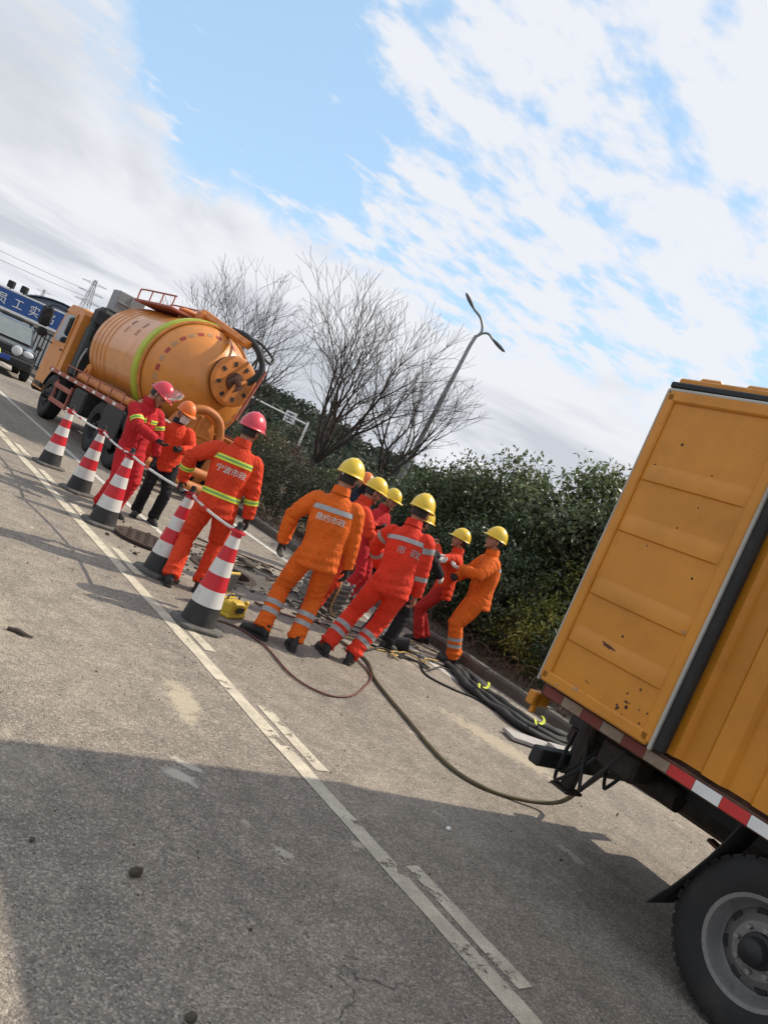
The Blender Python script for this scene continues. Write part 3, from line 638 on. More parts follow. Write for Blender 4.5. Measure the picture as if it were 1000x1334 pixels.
mb = MB(); mb.tube([(.12,-1.60,.41),(BW-.12,-1.60,.41)], .055, 10); mb.ell((BW/2,-1.60,.41), (.17,.17,.17)); mb.build('rear_axle', m_dark, BT, 40)
for x in (.62, BW-.62):
    mb = MB()
    for k in range(5): mb.loft([[(x-.035, y, .52+.022*k-.16*(y+1.6)**2*-1+.0), (x+.035, y, .52+.022*k+.16*(y+1.6)**2), (x+.035, y, .538+.022*k+.16*(y+1.6)**2), (x-.035, y, .538+.022*k+.16*(y+1.6)**2)] for y in [-1.6+(.62-.1*k)*t/5 for t in range(-5,6)]])
    mb.build('leaf_spring', m_rust, BT)
m_rim = mat('painted_rim', (.25,.245,.24), .42, .5, dirt=.6, dcol=(.075,.068,.058), ds=9)
for (x, sd) in ((.18, -1), (BW-.18, 1)):
    wheel(BT, (x, -1.59, .41), .40, .215, sd, .225, m_rim)
    wheel(BT, (x+(-sd)*.26, -1.59, .41), .40, .215, sd, .225, m_rim, hub=False)
    wheel(BT, (x, -4.9, .41), .40, .215, sd, .225, m_rim, .03)
for x in (.17, BW-.17):      # rubber mud flap, bent back
    pts = [(-1.34,.88),(-1.31,.78),(-1.27,.66),(-1.22,.54),(-1.17,.43),(-1.12,.34),(-1.09,.28)]
    mb = MB(); mb.loft([[(x-.13, y, z), (x+.13, y, z), (x+.13, y+.008, z), (x-.13, y+.008, z)] for y, z in pts]); mb.build('mud_flap', m_rubber, BT, 60)
# cab ahead, beside the photographer
mb = MB(); prof = [(-4.55,.55),(-4.55,2.15),(-4.75,2.25),(-5.55,2.22),(-6.05,1.45),(-6.15,.95),(-6.15,.50),(-5.45,.50),(-5.38,.80),(-5.20,.93),(-4.60,.93)]
mb.loft([[(x, y, z) for y, z in prof] for x in (.10, .14, BW-.14, BW-.10)]); mb.build('cab', m_box, BT)
for sx in (.094, BW-.094):
    mb = MB(); mb.loft([[(x, y, z) for y, z in ((-4.8,1.40),(-4.8,2.05),(-5.45,2.05),(-5.85,1.40))] for x in (sx-.004, sx+.004)]); mb.build('side_window', m_glass, BT)
mb = MB(); mb.loft([[(x, -6.065-.006, 1.45), (x, -5.60-.006, 2.16), (x, -5.60+.004, 2.16), (x, -6.065+.004, 1.45)] for x in (.2, BW-.2)]); mb.build('windscreen', m_glass, BT)

# ------------------------------------------------------------------ orange suction tanker
m_tank = mat('tank_orange', (.62,.225,.036), .34, var=.14, vs=1.2, bump=.05, bs=4, dirt=.50, dcol=(.26,.11,.03), ds=1.8, coat=.35)
m_tank2 = mat('faded_orange', (.58,.19,.032), .5, var=.2, vs=5, dirt=.45, dcol=(.16,.075,.03), ds=4)
m_rail = mat('faded_red_rail', (.36,.10,.065), .65, var=.2, vs=9, dirt=.5, dcol=(.20,.13,.10), ds=8)
m_hose_o = mat('orange_hose', (.46,.15,.035), .6, var=.2, vs=6, bump=.3, bs=30)
TK = thing('suction_tanker', 'orange vacuum suction tanker truck with lime green band, seen from behind', 'truck', (5.78, 12.85, 0), R(1.5))
TR, TZ = 1.07, 2.00; Y0, YR, YF = 0., 1.05, 3.85      # tip of rear head, rear ring, front ring
mb = MB(); mb.lathe([(TR,0),(TR,YF-YR)], (0,YR,TZ), (0,1,0), 64)
for y in (2.9, 3.15, 3.4, 3.65): mb.lathe([(TR-.01,-.05),(TR+.014,-.035),(TR+.014,.035),(TR-.01,.05)], (0,y,TZ), (0,1,0), 64)
mb.lathe([(TR*math.cos(t), .26*math.sin(t)) for t in [R(q) for q in range(0,91,9)]], (0,YF,TZ), (0,1,0), 64)
tank = mb.build('tank', m_tank, TK, 50)
mb = MB(); mb.lathe([(max(.002,TR*math.sin(t)), -(YR-.12)*math.cos(t)*.86) for t in [R(q) for q in range(0,91,5)]], (0,YR-.04,TZ), (0,1,0), 64)
head = mb.build('rear_head', m_tank, TK, 60)
def head_pt(rho, a, off=0.):
    """point on the domed rear head"""
    t = math.asin(min(1, rho/TR)); y = YR-.04-(YR-.12)*math.cos(t)*.86
    n = V((math.cos(a)*math.sin(t)/TR, -math.cos(t)/((YR-.12)*.86), math.sin(a)*math.sin(t)/TR)).normalized()
    return V((rho*math.cos(a), y, TZ+rho*math.sin(a)))+n*off, n
mb = MB(); mb.lathe([(TR+.005,-.12),(TR+.055,-.10),(TR+.06,0),(TR+.055,.10),(TR+.005,.12)], (0,YR,TZ), (0,1,0), 64); mb.build('lime_band', m_green, TK, 40)
mb = MB(); mb.lathe([(TR-.005,-.22),(TR+.03,-.215),(TR+.03,-.17),(TR-.005,-.165)], (0,YR,TZ), (0,1,0), 64); mb.build('flange', m_tank2, TK, 40)
m_strip_r2 = mat('faded_red_dash', (.34,.04,.03), .5, dirt=.5, dcol=(.3,.12,.04)); m_strip_g2 = mat('faded_grey_dash', (.42,.24,.12), .5, dirt=.5, dcol=(.45,.17,.04))
for k in range(32):
    a0 = 2*math.pi*k/32; mb = MB(); rings = []
    for q in range(4):
        a = a0+(.125*q/3); p0, n0 = head_pt(.865, a, .004); p1, n1 = head_pt(.912, a, .004); rings.append([p0, p1])
    mb.loft(rings, caps=False, closed=False); mb.build('reflective_dash', (m_strip_r2 if k % 2 == 0 else m_strip_g2), head, fix=False)
# round hatch door with slots, its neck and clamp arm
hc, hn = head_pt(.42, R(38)); hn = (hn*.35+V((0,-1,0))).normalized(); hx = V((0,0,1)).cross(hn).normalized(); hz = hn.cross(hx)
mb = MB(); mb.lathe([(.43,-.40),(.43,.06),(.46,.07),(.46,.12)], hc, hn, 40, ref=hx); nk = mb.build('hatch_neck', m_dark, TK, 40)
mb = MB(); mb.lathe([(.001,.15),(.36,.16),(.44,.155),(.465,.14),(.465,.115)], hc, hn, 44, ref=hx); hatch = mb.build('hatch', m_tank2, TK, 40)
for k in range(8):
    a = 2*math.pi*k/8+.3; c = hc+hn*.165+(hx*math.cos(a)+hz*math.sin(a))*.32
    rot = Matrix((hx*math.cos(a)+hz*math.sin(a), hn, -hx*math.sin(a)+hz*math.cos(a))).transposed(); mb = MB(); mb.box(c, (.085,.006,.065), .002, rot); mb.build('slot', m_dark, hatch)
mb = MB(); mb.lathe([(.17,.15),(.17,.21),(.12,.22),(.001,.22)], hc, hn, 24, ref=hx); mb.lathe([(.06,.2),(.06,.32),(.001,.33)], hc, hn, 12, ref=hx); mb.build('hatch_hub', m_rust, TK, 40)
mb = MB(); mb.tube([hc+hn*.26, hc+hn*.24+hx*-.12+hz*-.40], .03, 8); mb.tube([hc+hn*.28+hx*.05, hc+hn*.22+hx*.42+hz*.30], .035, 8); mb.build('clamp_arm', m_tank2, TK, 50)
mb = MB(); q0 = hc+hn*.2+hx*.50+hz*.42; q1 = hc+hn*.22+hx*.28+hz*-.62
mb.tube([q0, q1], .035, 4); mb.build('locking_bar', m_rail, TK)
# lower round port and suction hoses
pc, pn = head_pt(.72, R(-84)); pn = V((-.05,-1,-.05)).normalized(); px_ = V((0,0,1)).cross(pn).normalized(); pc = pc+V((-.02,-.18,-.16))
mb = MB(); mb.lathe([(.35,-.5),(.35,.0),(.38,.01),(.38,.06),(.34,.075),(.001,.08)], pc, pn, 36, ref=px_); port = mb.build('drain_port', m_tank2, TK, 40)
mb = MB(); mb.box(pc+pn*.10, (.70,.03,.05), .006); mb.box(pc+pn*.10, (.05,.03,.70), .006); mb.build('port_brace', m_tank2, port)
mb = MB(); mb.tube(spline([pc+V((-.55,-.05,-.25)), pc+V((-.45,-.16,.20)), pc+V((-.1,-.22,.47)), pc+V((.30,-.2,.36)), pc+V((.46,-.18,-.05)), pc+V((.42,-.16,-.5)), pc+V((.38,-.1,-.85))], 8), .075, 12); mb.build('suction_hose', m_hose_o, TK, 60)
mb = MB(); mb.tube(spline([(-.85,-.35,.42),(-.3,-.55,.30),(.35,-.55,.28),(.95,-.45,.36),(1.1,-.1,.6)], 8), .095, 12); mb.tube(spline([(-.95,-.15,.60),(-.35,-.38,.55),(.4,-.4,.53),(.9,-.2,.62)], 8), .085, 12); mb.build('discharge_hose', m_hose_o, TK, 60)
mb = MB(); mb.box((0,.15,.86), (2.3,.22,.20), .02); mb.box((.0,.35,.55), (2.35,.08,.12), .01); mb.box((-.72,.3,.70), (.30,.3,.42), .03); mb.box((.8,.3,.72), (.32,.3,.42), .03); mb.build('rear_frame', m_dark, TK)
for x in (-.95, .95):
    mb = MB(); mb.box((x,.09,.72), (.36,.05,.12), .012); mb.build('tail_lamp', MATS['lamp_red'], TK)
mb = MB(); mb.box((-.60,-.02,.92), (.55,.10,.50), .03, Matrix.Rotation(.25,3,'Y')); mb.build('tail_plate', mat('dusty_plate', (.33,.32,.29), .7, dirt=.5), TK)
# top: railing, walkway, boom with hose
mb = MB(); mb.box((-.28,2.75,TZ+TR+.03), (.75,2.0,.05), .01); mb.build('walkway', m_rail, TK)
for xx in (-.62, .08):
    mb = MB(); zt = TZ+TR+.05; mb.tube(spline([(xx,3.68,zt),(xx,3.70,zt+.17),(xx,3.60,zt+.22),(xx,2.8,zt+.22),(xx,1.75,zt+.21)],4), .018, 8)
    for y in (3.0,2.4,1.8): mb.tube([(xx,y,zt-.04),(xx,y,zt+.22)], .014, 6)
    mb.build('railing', m_rail, TK, 50)
mb = MB(); mb.lathe([(.20,-.1),(.20,.10),(.24,.11),(.24,.14),(.14,.18),(.001,.19)], (-.1,2.1,TZ+TR+.0), (0,0,1), 24); mb.build('top_manhole', m_tank2, TK, 40)
mb = MB(); mb.tube([(.0,1.75,TZ+TR+.20),(.30,.10,TZ+TR-.10)], [.11,.085], 6); mb.box((.0,1.65,TZ+TR+.08), (.28,.28,.28), .03); mb.build('boom', m_tank2, TK, 40)
mb = MB(); mb.tube(spline([(.30,.9,TZ+TR+.10),(.36,.4,TZ+TR+.06),(.44,-.05,TZ+TR-.12),(.54,-.25,TZ+TR-.36),(.50,-.28,TZ+.50),(.42,-.22,TZ+.34)],7), .06, 10); mb.build('boom_hose', m_rubber, TK, 60)
mb = MB(); mb.tube(spline([(.35,.8,TZ+TR+.1),(.62,.35,TZ+TR+.06),(.80,.0,TZ+TR-.12),(.70,-.15,TZ+TR-.24),(.46,-.12,TZ+TR-.16)],7), .025, 7); mb.build('hydraulic_line', m_dark, TK, 60)
# chassis, side gear, wheels
mb = MB()
for x in (-.42,.42): mb.box((x,2.9,.92), (.09,5.6,.26), .008)
for y in (.4,1.5,2.6,3.8,5.0): mb.box((0,y,.92), (.8,.10,.18), .006)
for y in (1.4,2.5,3.5): mb.box((0,y,1.06), (1.5,.14,.22), .01)
mb.build('chassis', m_dark, TK)
for sx in (-1, 1):
    x = sx*1.20
    mb = MB(); mb.box((x,2.85,1.045), (.05,4.9,.085), .008); mb.build('side_rail', m_rail, TK)
    for k in range(16): mb = MB(); mb.box((x+sx*.028,.55+k*.30,1.045), (.004,.15,.05), .001); mb.build('reflective_strip', m_white if k % 2 else m_rail, TK)
    mb = MB(); zt = 1.08; mb.tube([(x,.6,zt+.20),(x,4.2,zt+.20)], .015, 6)
    for y in (.6,1.3,2.0,2.7,3.4,4.2): mb.tube([(x,y,zt-.02),(x,y,zt+.20)], .013, 6)
    mb.build('side_railing', m_rail, TK, 50)
    mb = MB(); mb.tube([(sx*1.06,.5,1.17),(sx*1.06,3.6,1.17)], .085, 14); mb.build('hose_tube', m_tank2, TK, 60)
    mb = MB(); mb.box((x,.72,.66), (.05,.95,.70), .02); mb.build('mud_guard', m_dark, TK)
    mb = MB(); mb.box((x-sx*.12,2.75,.74), (.30,.75,.46), .04); mb.build('tool_box', m_dark, TK)
    mb = MB()
    for z in (.48,.80): mb.box((x+sx*.02,3.85,z), (.05,1.20,.10), .01)
    for y in (3.35,4.4): mb.box((x,y,.68), (.05,.06,.46), .006)
    mb.build('side_guard', m_rail, TK)
    for y in (1.50, .30): wheel(TK, (sx*1.05, y, .49), .48, .26, sx, .27, m_dark, .12)
    wheel(TK, (sx*1.05, 4.85, .49), .48, .28, sx, .27, m_dark, .03)
    mb = MB(); pr = [(-.60*math.cos(t), .49+.58*math.sin(t)) for t in [R(q) for q in range(5,176,12)]]
    mb.loft([[(sx*1.20,4.85+a,b),(sx*.85,4.85+a,b),(sx*.85,4.85+a*.96,b-.03),(sx*1.20,4.85+a*.96,b-.03)] for a, b in pr]); mb.build('front_mudguard', m_dark, TK, 50)
    mb = MB(); mb.box((sx*1.02,4.18,.62), (.30,.26,.32), .03); mb.build('battery_box', m_dark, TK)
mb = MB(); mb.box((-.82,3.75,1.32), (.30,.26,.34), .04); mb.lathe([(.001,.02),(.05,.02),(.05,0)], (-.98,3.75,1.32), (-1,0,0), 12); mb.build('pump_housing', m_tank2, TK, 40)
# equipment stack between tank and cab
m_teal = mat('dark_teal_metal', (.022,.032,.036), .55, .1, dirt=.4)
mb = MB(); mb.box((-.35,4.40,1.65), (1.45,.36,1.15), .05); mb.build('intake_stack', m_teal, TK)
mb = MB(); mb.box((-.66,4.42,2.46), (.78,.52,.50), .12); mb.lathe([(.001,.03),(.10,.03),(.14,.0)], (-.62,4.16,2.46), (0,-1,0), 16); mb.box((-.1,4.4,2.40),(.9,.45,.30),.06); mb.build('air_filter', m_dark, TK)
for x, r_, z1 in ((-.98,.10,2.35),(.2,.15,2.55)):
    mb = MB(); mb.tube([(x,4.38,1.2),(x,4.38,z1)], r_, 14); mb.build('exhaust_pipe', m_teal, TK, 40)
mb = MB(); mb.box((-.52,4.46,2.93), (.60,.46,.48), .015); mb.box((-.52,4.22,2.93),(.03,.02,.44),.004); mb.box((-.52,4.22,2.93),(.52,.02,.03),.004); mb.build('grey_box', m_grey, TK)
mb = MB(); mb.tube(spline([(-1.0,4.15,1.75),(-1.06,4.1,1.5),(-1.05,4.12,1.2),(-.98,4.2,1.0)],5), .025, 8); mb.build('drain_pipe', m_steel, TK, 60)
# cab
mb = MB(); prof = [(4.70,1.02),(4.70,2.40),(4.82,2.52),(5.75,2.54),(5.98,2.42),(6.18,1.65),(6.24,1.05),(6.22,.50),(5.42,.50),(5.36,.86),(5.15,1.06)]
mb.loft([[(x*.985 if z > 1.9 else x, y, z) for y, z in prof] for x in (-1.18,-1.14,1.14,1.18)]); cab = mb.build('cab', mat('cab_orange', (.62,.22,.035), .4, dirt=.3, dcol=(.25,.12,.05)), TK)
for sx in (-1,1):
    d = MB(); d.loft([[(x, y, z) for y, z in ((5.02,1.12),(5.02,2.36),(5.82,2.36),(6.08,1.65),(6.10,1.12))] for x in (sx*1.178,sx*1.19)]); dr = d.build('door', MATS['cab_orange'], TK)
    d = MB(); d.loft([[(x, y, z) for y, z in ((5.10,1.66),(5.10,2.30),(5.77,2.30),(6.00,1.66))] for x in (sx*1.188,sx*1.196)]); d.build('window', m_glass, dr)
    d = MB(); d.box((sx*1.205,5.16,1.5), (.03,.16,.035), .008); d.build('handle', m_dark, dr)
    d = MB(); d.box((sx*1.20,5.75,.60), (.06,.5,.10), .01); d.build('step', m_dark, TK)
    mr = MB(); mr.tube(spline([(sx*1.17,5.9,2.34),(sx*1.40,6.05,2.36),(sx*1.52,6.08,2.30)],5), .018, 7); mr.tube(spline([(sx*1.17,6.0,1.55),(sx*1.40,6.1,1.6),(sx*1.48,6.1,1.75)],5), .014, 7); arm = mr.build('mirror_arm', m_dark, TK, 50)
    mr = MB(); mr.box((sx*1.50,6.10,2.06), (.26,.11,.46), .05); mr.build('mirror_housing', m_dark, arm); mr = MB(); mr.box((sx*1.46,6.10,1.70), (.22,.11,.20), .05); mr.build('wide_mirror', m_dark, arm)
d = MB(); d.loft([[(x,5.99,2.36),(x,6.185,1.62),(x,6.20,1.62),(x,6.005,2.36)] for x in (-1.02,1.02)]); d.build('windscreen', m_glass, TK)
d = MB(); d.box((0,6.28,.58), (2.36,.14,.34), .05); d.build('front_bumper', m_dark, TK)
# faded warning characters on the tank side
def tank_text(chars, y, size):
    for i, ch in enumerate(chars):
        cu = bpy.data.curves.new('t', 'FONT'); cu.body = ch; cu.align_x = 'CENTER'; cu.align_y = 'CENTER'; cu.size = size
        ob = bpy.data.objects.new('t', cu); COL.objects.link(ob); me = evaluated(ob); bpy.data.objects.remove(ob)
        for v in me.vertices:
            a = R(148)+(i*size*1.15-v.co.y)/TR; yy = y-v.co.x; v.co = V(((TR+.003)*math.cos(a), yy, TZ+(TR+.003)*math.sin(a)))
        me.materials.append(mat('faded_print', (.20,.085,.05), .7, var=.3, vs=20)); link('lettering', me, tank)
tank_text('吸污', 2.45, .17); tank_text('清洗', 1.85, .17)

# ------------------------------------------------------------------ people
m_skin = mat('skin', (.36,.19,.12), .55, var=.12, vs=20)
m_hair = mat('hair', (.012,.010,.009), .6, var=.3, vs=60, bump=.4, bs=120)
m_eye = mat('eye', (.02,.015,.012), .3)
m_boot = mat('boot_leather', (.014,.013,.013), .6, dirt=.5, dcol=(.10,.085,.065), ds=9)
m_glove_b = mat('black_glove', (.018,.018,.019), .8, bump=.3, bs=150)
m_glove_w = mat('white_glove', (.62,.60,.56), .85, bump=.3, bs=150)
m_silver = mat('silver_band', (.33,.33,.33), .45, .2, var=.12, vs=12)
m_lime = mat('lime_tape', (.62,.72,.06), .55, var=.08)
m_letter = mat('white_print', (.62,.58,.53), .7, var=.15, vs=30)
def cloth(name, col):
    m = mat(name, col, .82, var=.14, vs=5, bump=.35, bs=170, dirt=.30, dcol=tuple(q*.45+.01 for q in col), ds=6, spec=.25)
    nt = m.node_tree; N = nt.nodes.new; L = nt.links.new; p = nt.nodes['Principled BSDF']; old = p.inputs['Normal'].links[0].from_socket
    tc = N('ShaderNodeTexCoord'); mp = N('ShaderNodeMapping'); L(tc.outputs['Object'], mp.inputs[0]); mp.inputs['Rotation'].default_value = (.3,.5,.4); mp.inputs['Scale'].default_value = (1.25,1.25,.75)
    hs = []
    for sc, ds in ((6.5,1.6),(13.,1.2)):
        n = N('ShaderNodeTexNoise'); L(mp.outputs[0], n.inputs[0]); n.inputs['Scale'].default_value = sc; n.inputs['Detail'].default_value = 2; n.inputs['Distortion'].default_value = ds
        a = N('ShaderNodeMath'); a.operation = 'SUBTRACT'; L(n.outputs['Fac'], a.inputs[0]); a.inputs[1].default_value = .5
        b = N('ShaderNodeMath'); b.operation = 'ABSOLUTE'; L(a.outputs[0], b.inputs[0]); c = N('ShaderNodeMath'); c.operation = 'POWER'; L(b.outputs[0], c.inputs[0]); c.inputs[1].default_value = .6; hs.append(c.outputs[0])
    ad = N('ShaderNodeMath'); ad.operation = 'MULTIPLY_ADD'; L(hs[1], ad.inputs[0]); ad.inputs[1].default_value = .28; L(hs[0], ad.inputs[2])
    bp = N('ShaderNodeBump'); bp.inputs['Strength'].default_value = .55; bp.inputs['Distance'].default_value = .040; L(ad.outputs[0], bp.inputs['Height']); L(old, bp.inputs['Normal']); L(bp.outputs[0], p.inputs['Normal'])
    return m
c_orange = cloth('orange_cloth', (.70,.125,.012)); c_redor = cloth('red_orange_cloth', (.66,.052,.016)); c_red = cloth('crimson_cloth', (.50,.020,.026)); c_scarlet = cloth('scarlet_cloth', (.70,.042,.018))
c_black = cloth('black_cloth', (.014,.014,.017)); c_navy = cloth('navy_cloth', (.02,.025,.04)); c_red_shade = cloth('shaded_red_cloth', (.40,.022,.018)); c_lime = cloth('lime_cloth', (.45,.55,.12))  # darker red: the kerb worker's red suit with shade put into its colour
h_yellow = mat('yellow_helmet', (.74,.50,.018), .35, var=.05, dirt=.2, dcol=(.3,.2,.03), coat=.3); h_red = mat('red_helmet', (.58,.030,.055), .3, var=.05, dirt=.15, dcol=(.3,.03,.03), coat=.3)
h_orange = mat('orange_helmet', (.72,.16,.022), .4, var=.05, dirt=.2, dcol=(.35,.09,.02)); h_blue = mat('blue_helmet', (.02,.12,.50), .35, var=.05)

def ik(a, b, l1, l2, pole):
    d = b-a; L = d.length; L2 = min(L, (l1+l2)*.998); d.normalize(); b = a+d*L2
    x = (l1*l1-l2*l2+L2*L2)/(2*L2); h = math.sqrt(max(0, l1*l1-x*x)); p = pole-d*pole.dot(d); p.normalize()
    return a+d*x+p*h, b
def rings_along(pts, rad, n=14, ref=V((1,0,0))):
    out = []
    for i, p in enumerate(pts):
        d = (pts[min(i+1,len(pts)-1)]-pts[max(i-1,0)]).normalized(); a = (ref-d*ref.dot(d)); a = a.normalized() if a.length > 1e-4 else d.orthogonal().normalized(); b = d.cross(a)
        ra, rb = rad[i] if isinstance(rad[i], tuple) else (rad[i], rad[i])
        out.append([p+a*ra*math.cos(2*math.pi*k/n)+b*rb*math.sin(2*math.pi*k/n) for k in range(n)])
    return out
HANDS = {}
def hand_mesh(side, curl, fat):
    """palm, four unequal fingers and a thumb; wrist at origin, fingers along -Z, thumb towards +Y, palm faces -X*side"""
    key = (side, curl, fat)
    if key in HANDS: return HANDS[key]
    mb = MB(); s = side
    mb.loft(rings_along([V((0,0,.03)), V((0,0,0)), V((0,.002,-.03)), V((0,.002,-.065)), V((0,0,-.092))], [(.024,.029),(.022,.028),(.021,.039),(.018,.043),(.013,.040)], 12))
    for k, (y, L, r) in enumerate(((.031,.070,.0098),(.010,.078,.0102),(-.011,.073,.0098),(-.031,.057,.0088))):
        p = V((0,y,-.078)); a = .12+curl*.15*(1+.15*k); pts = [p]; 
        for j, f in enumerate((.18,.44,.28,.24)):
            pts.append(pts[-1]+V((-s*math.sin(a), (y*.10)*f, -math.cos(a)))*L*f*1.05); a += curl*(.62,.95,.75,.3)[j]
        mb.tube(pts, [r*fat*1.06, r*fat*1.05, r*fat, r*fat*.93, r*fat*.72], 8)
    a = V((-s*.35,.55,-.75)).normalized(); p = V((-s*.004,.022,-.015)); pts = [p, p+a*.030, p+a*.030+V((-s*.22,.42,-.88)).normalized()*.032, p+a*.03+V((-s*.22,.42,-.88)).normalized()*.032+V((-s*(.25+curl*.5),.10,-.95)).normalized()*.030]
    mb.tube(pts, [.016*fat,.0135*fat,.0115*fat,.0085*fat], 8)
    HANDS[key] = remesh(mb, .0055, 2); return HANDS[key]
BOOT = {}
def boot_meshes():
    if BOOT: return BOOT
    mb = MB(); prof = [(-.085,.030,.028,.060),(-.075,.036,.030,.085),(-.04,.040,.036,.16),(.0,.042,.040,.15),(.05,.044,.042,.105),(.10,.048,.046,.078),(.15,.047,.045,.064),(.18,.036,.036,.050),(.195,.020,.02,.035)]
    mb.loft([[V((w*math.cos(t)*(1 if math.sin(t) < 0 else .86), y, .012+(h*.5)*(1+math.sin(t)))) for t in [2*math.pi*k/16 for k in range(16)]] for y, w, w2, h in prof])
    mb.loft(rings_along([V((0,-.03,.06)),V((0,-.025,.11)),V((0,-.025,.15))], [(.042,.050),(.040,.046),(.040,.046)], 14))
    BOOT['upper'] = remesh(mb, .009, 3)
    mb = MB(); pl = [(-.092,.020),(-.085,.034),(-.04,.043),(.03,.044),(.09,.050),(.15,.049),(.185,.036),(.20,.016)]
    ol = [(x,y) for y,x in pl]+[(-x,y) for y,x in reversed(pl)]
    mb.loft([[V((x*sc,y*sc,z)) for x,y in ol] for z, sc in ((0,.98),(.004,1.0),(.022,1.0),(.026,.97))]); BOOT['sole'] = mb.mesh('sole')
    return BOOT
HELM = {}
def helmet_mesh():
    if HELM: return HELM['m']
    mb = MB(); n = 40; rings = []
    def pt(a, t, off):
        rx, ry, h = .118+off, .142+off, .150+off
        x, y = math.sin(a), math.cos(a)
        ct, st = math.cos(t), math.sin(t)
        q = V((rx*ct*x, ry*ct*y, h*st))
        if off >= 0:        # three pressed ridges running front to back
            for x0 in (-.035, 0, .035): q.z += .007*math.exp(-((q.x-x0)/.008)**2)*max(0, st-.35)
        return q
    for off in (0, -.004):
        ts = [R(q) for q in (0,8,16,26,36,46,56,66,76,84,89)]; ts = ts if off == 0 else ts[::-1]
        rr_ = [[pt(2*math.pi*k/n, t, off) for k in range(n)] for t in ts]
        if off == 0:
            brim = []
            for k in range(n):
                a = 2*math.pi*k/n; f = max(0, math.cos(a))**2.2; e = .010+.040*f; brim.append(V(((.118+e)*math.sin(a), (.142+e)*math.cos(a), -.012-.012*f)))
            top = [p+V((0,0,.004)) for p in brim]; outer = rr_[::-1]+[top, brim]
            mb.loft(outer, caps=False)
        else: mb.loft([brim]+rr_[::-1], caps=False)
    me = mb.mesh('helmet'); bm = bmesh.new(); bm.from_mesh(me); bmesh.ops.remove_doubles(bm, verts=bm.verts[:], dist=.0004); bmesh.ops.recalc_face_normals(bm, faces=bm.faces[:]); bm.to_mesh(me); bm.free()
    me.polygons.foreach_set('use_smooth', [True]*len(me.polygons)); me.set_sharp_from_angle(angle=R(50)); HELM['m'] = me; return me
HEADC = {}
def head_geo():
    """skull, face, ears; centre at origin, faces +Y, eyes at half height"""
    if HEADC: return HEADC['v'], HEADC['f']
    mb = MB(); n, m = 28, 20; rings = []
    for i in range(m+1):
        t = math.pi*i/m; t = min(max(t,.06), math.pi-.06); z = math.cos(t); ring = []
        for k in range(n):
            a = 2*math.pi*k/n; x, y = math.sin(t)*math.sin(a), math.sin(t)*math.cos(a)
            px, py, pz = .077*x, .097*y, .122*z
            if z < 0:
                px *= 1-.30*z*z*(1 if y > 0 else .55); 
                if y < 0: py *= 1-.35*z*z
                else: py *= 1-.06*z*z
            if y > 0: py *= .97
            ring.append(V((px,py,pz)))
        rings.append(ring)
    mb.loft(rings)
    mb.loft(rings_along([V((0,.083,.022)),V((0,.098,-.008)),V((0,.110,-.030)),V((0,.092,-.040))], [(.009,.010),(.010,.012),(.017,.012),(.012,.008)], 8))     # nose
    mb.ell((0,.083,.030), (.052,.018,.010)); mb.ell((0,.086,-.062), (.024,.012,.009)); mb.ell((0,.080,-.100), (.028,.022,.018))    # brow, mouth, chin
    for s in (-1,1): mb.ell((s*.079,-.005,-.008), (.010,.021,.034)); mb.ell((s*.048,.060,-.032), (.022,.022,.018))
    mb.loft(rings_along([V((0,-.020,-.06)),V((0,-.024,-.12)),V((0,-.035,-.20)),V((0,-.04,-.24))], [(.054,.056),(.052,.055),(.056,.058),(.075,.07)], 14))
    me = remesh(mb, .0085, 2)
    HEADC['v'] = [v.co.copy() for v in me.vertices]; HEADC['f'] = [tuple(p.vertices) for p in me.polygons]; return HEADC['v'], HEADC['f']
def wob(p, seed, k):
    g = np.random.default_rng(seed); r = np.zeros(len(p))
    for i in range(7):
        d = g.normal(size=3); d *= k*g.uniform(.5,1.6)/np.linalg.norm(d); r += np.sin(p @ d+g.uniform(0,6.28))*g.uniform(.5,1)
    return r/4
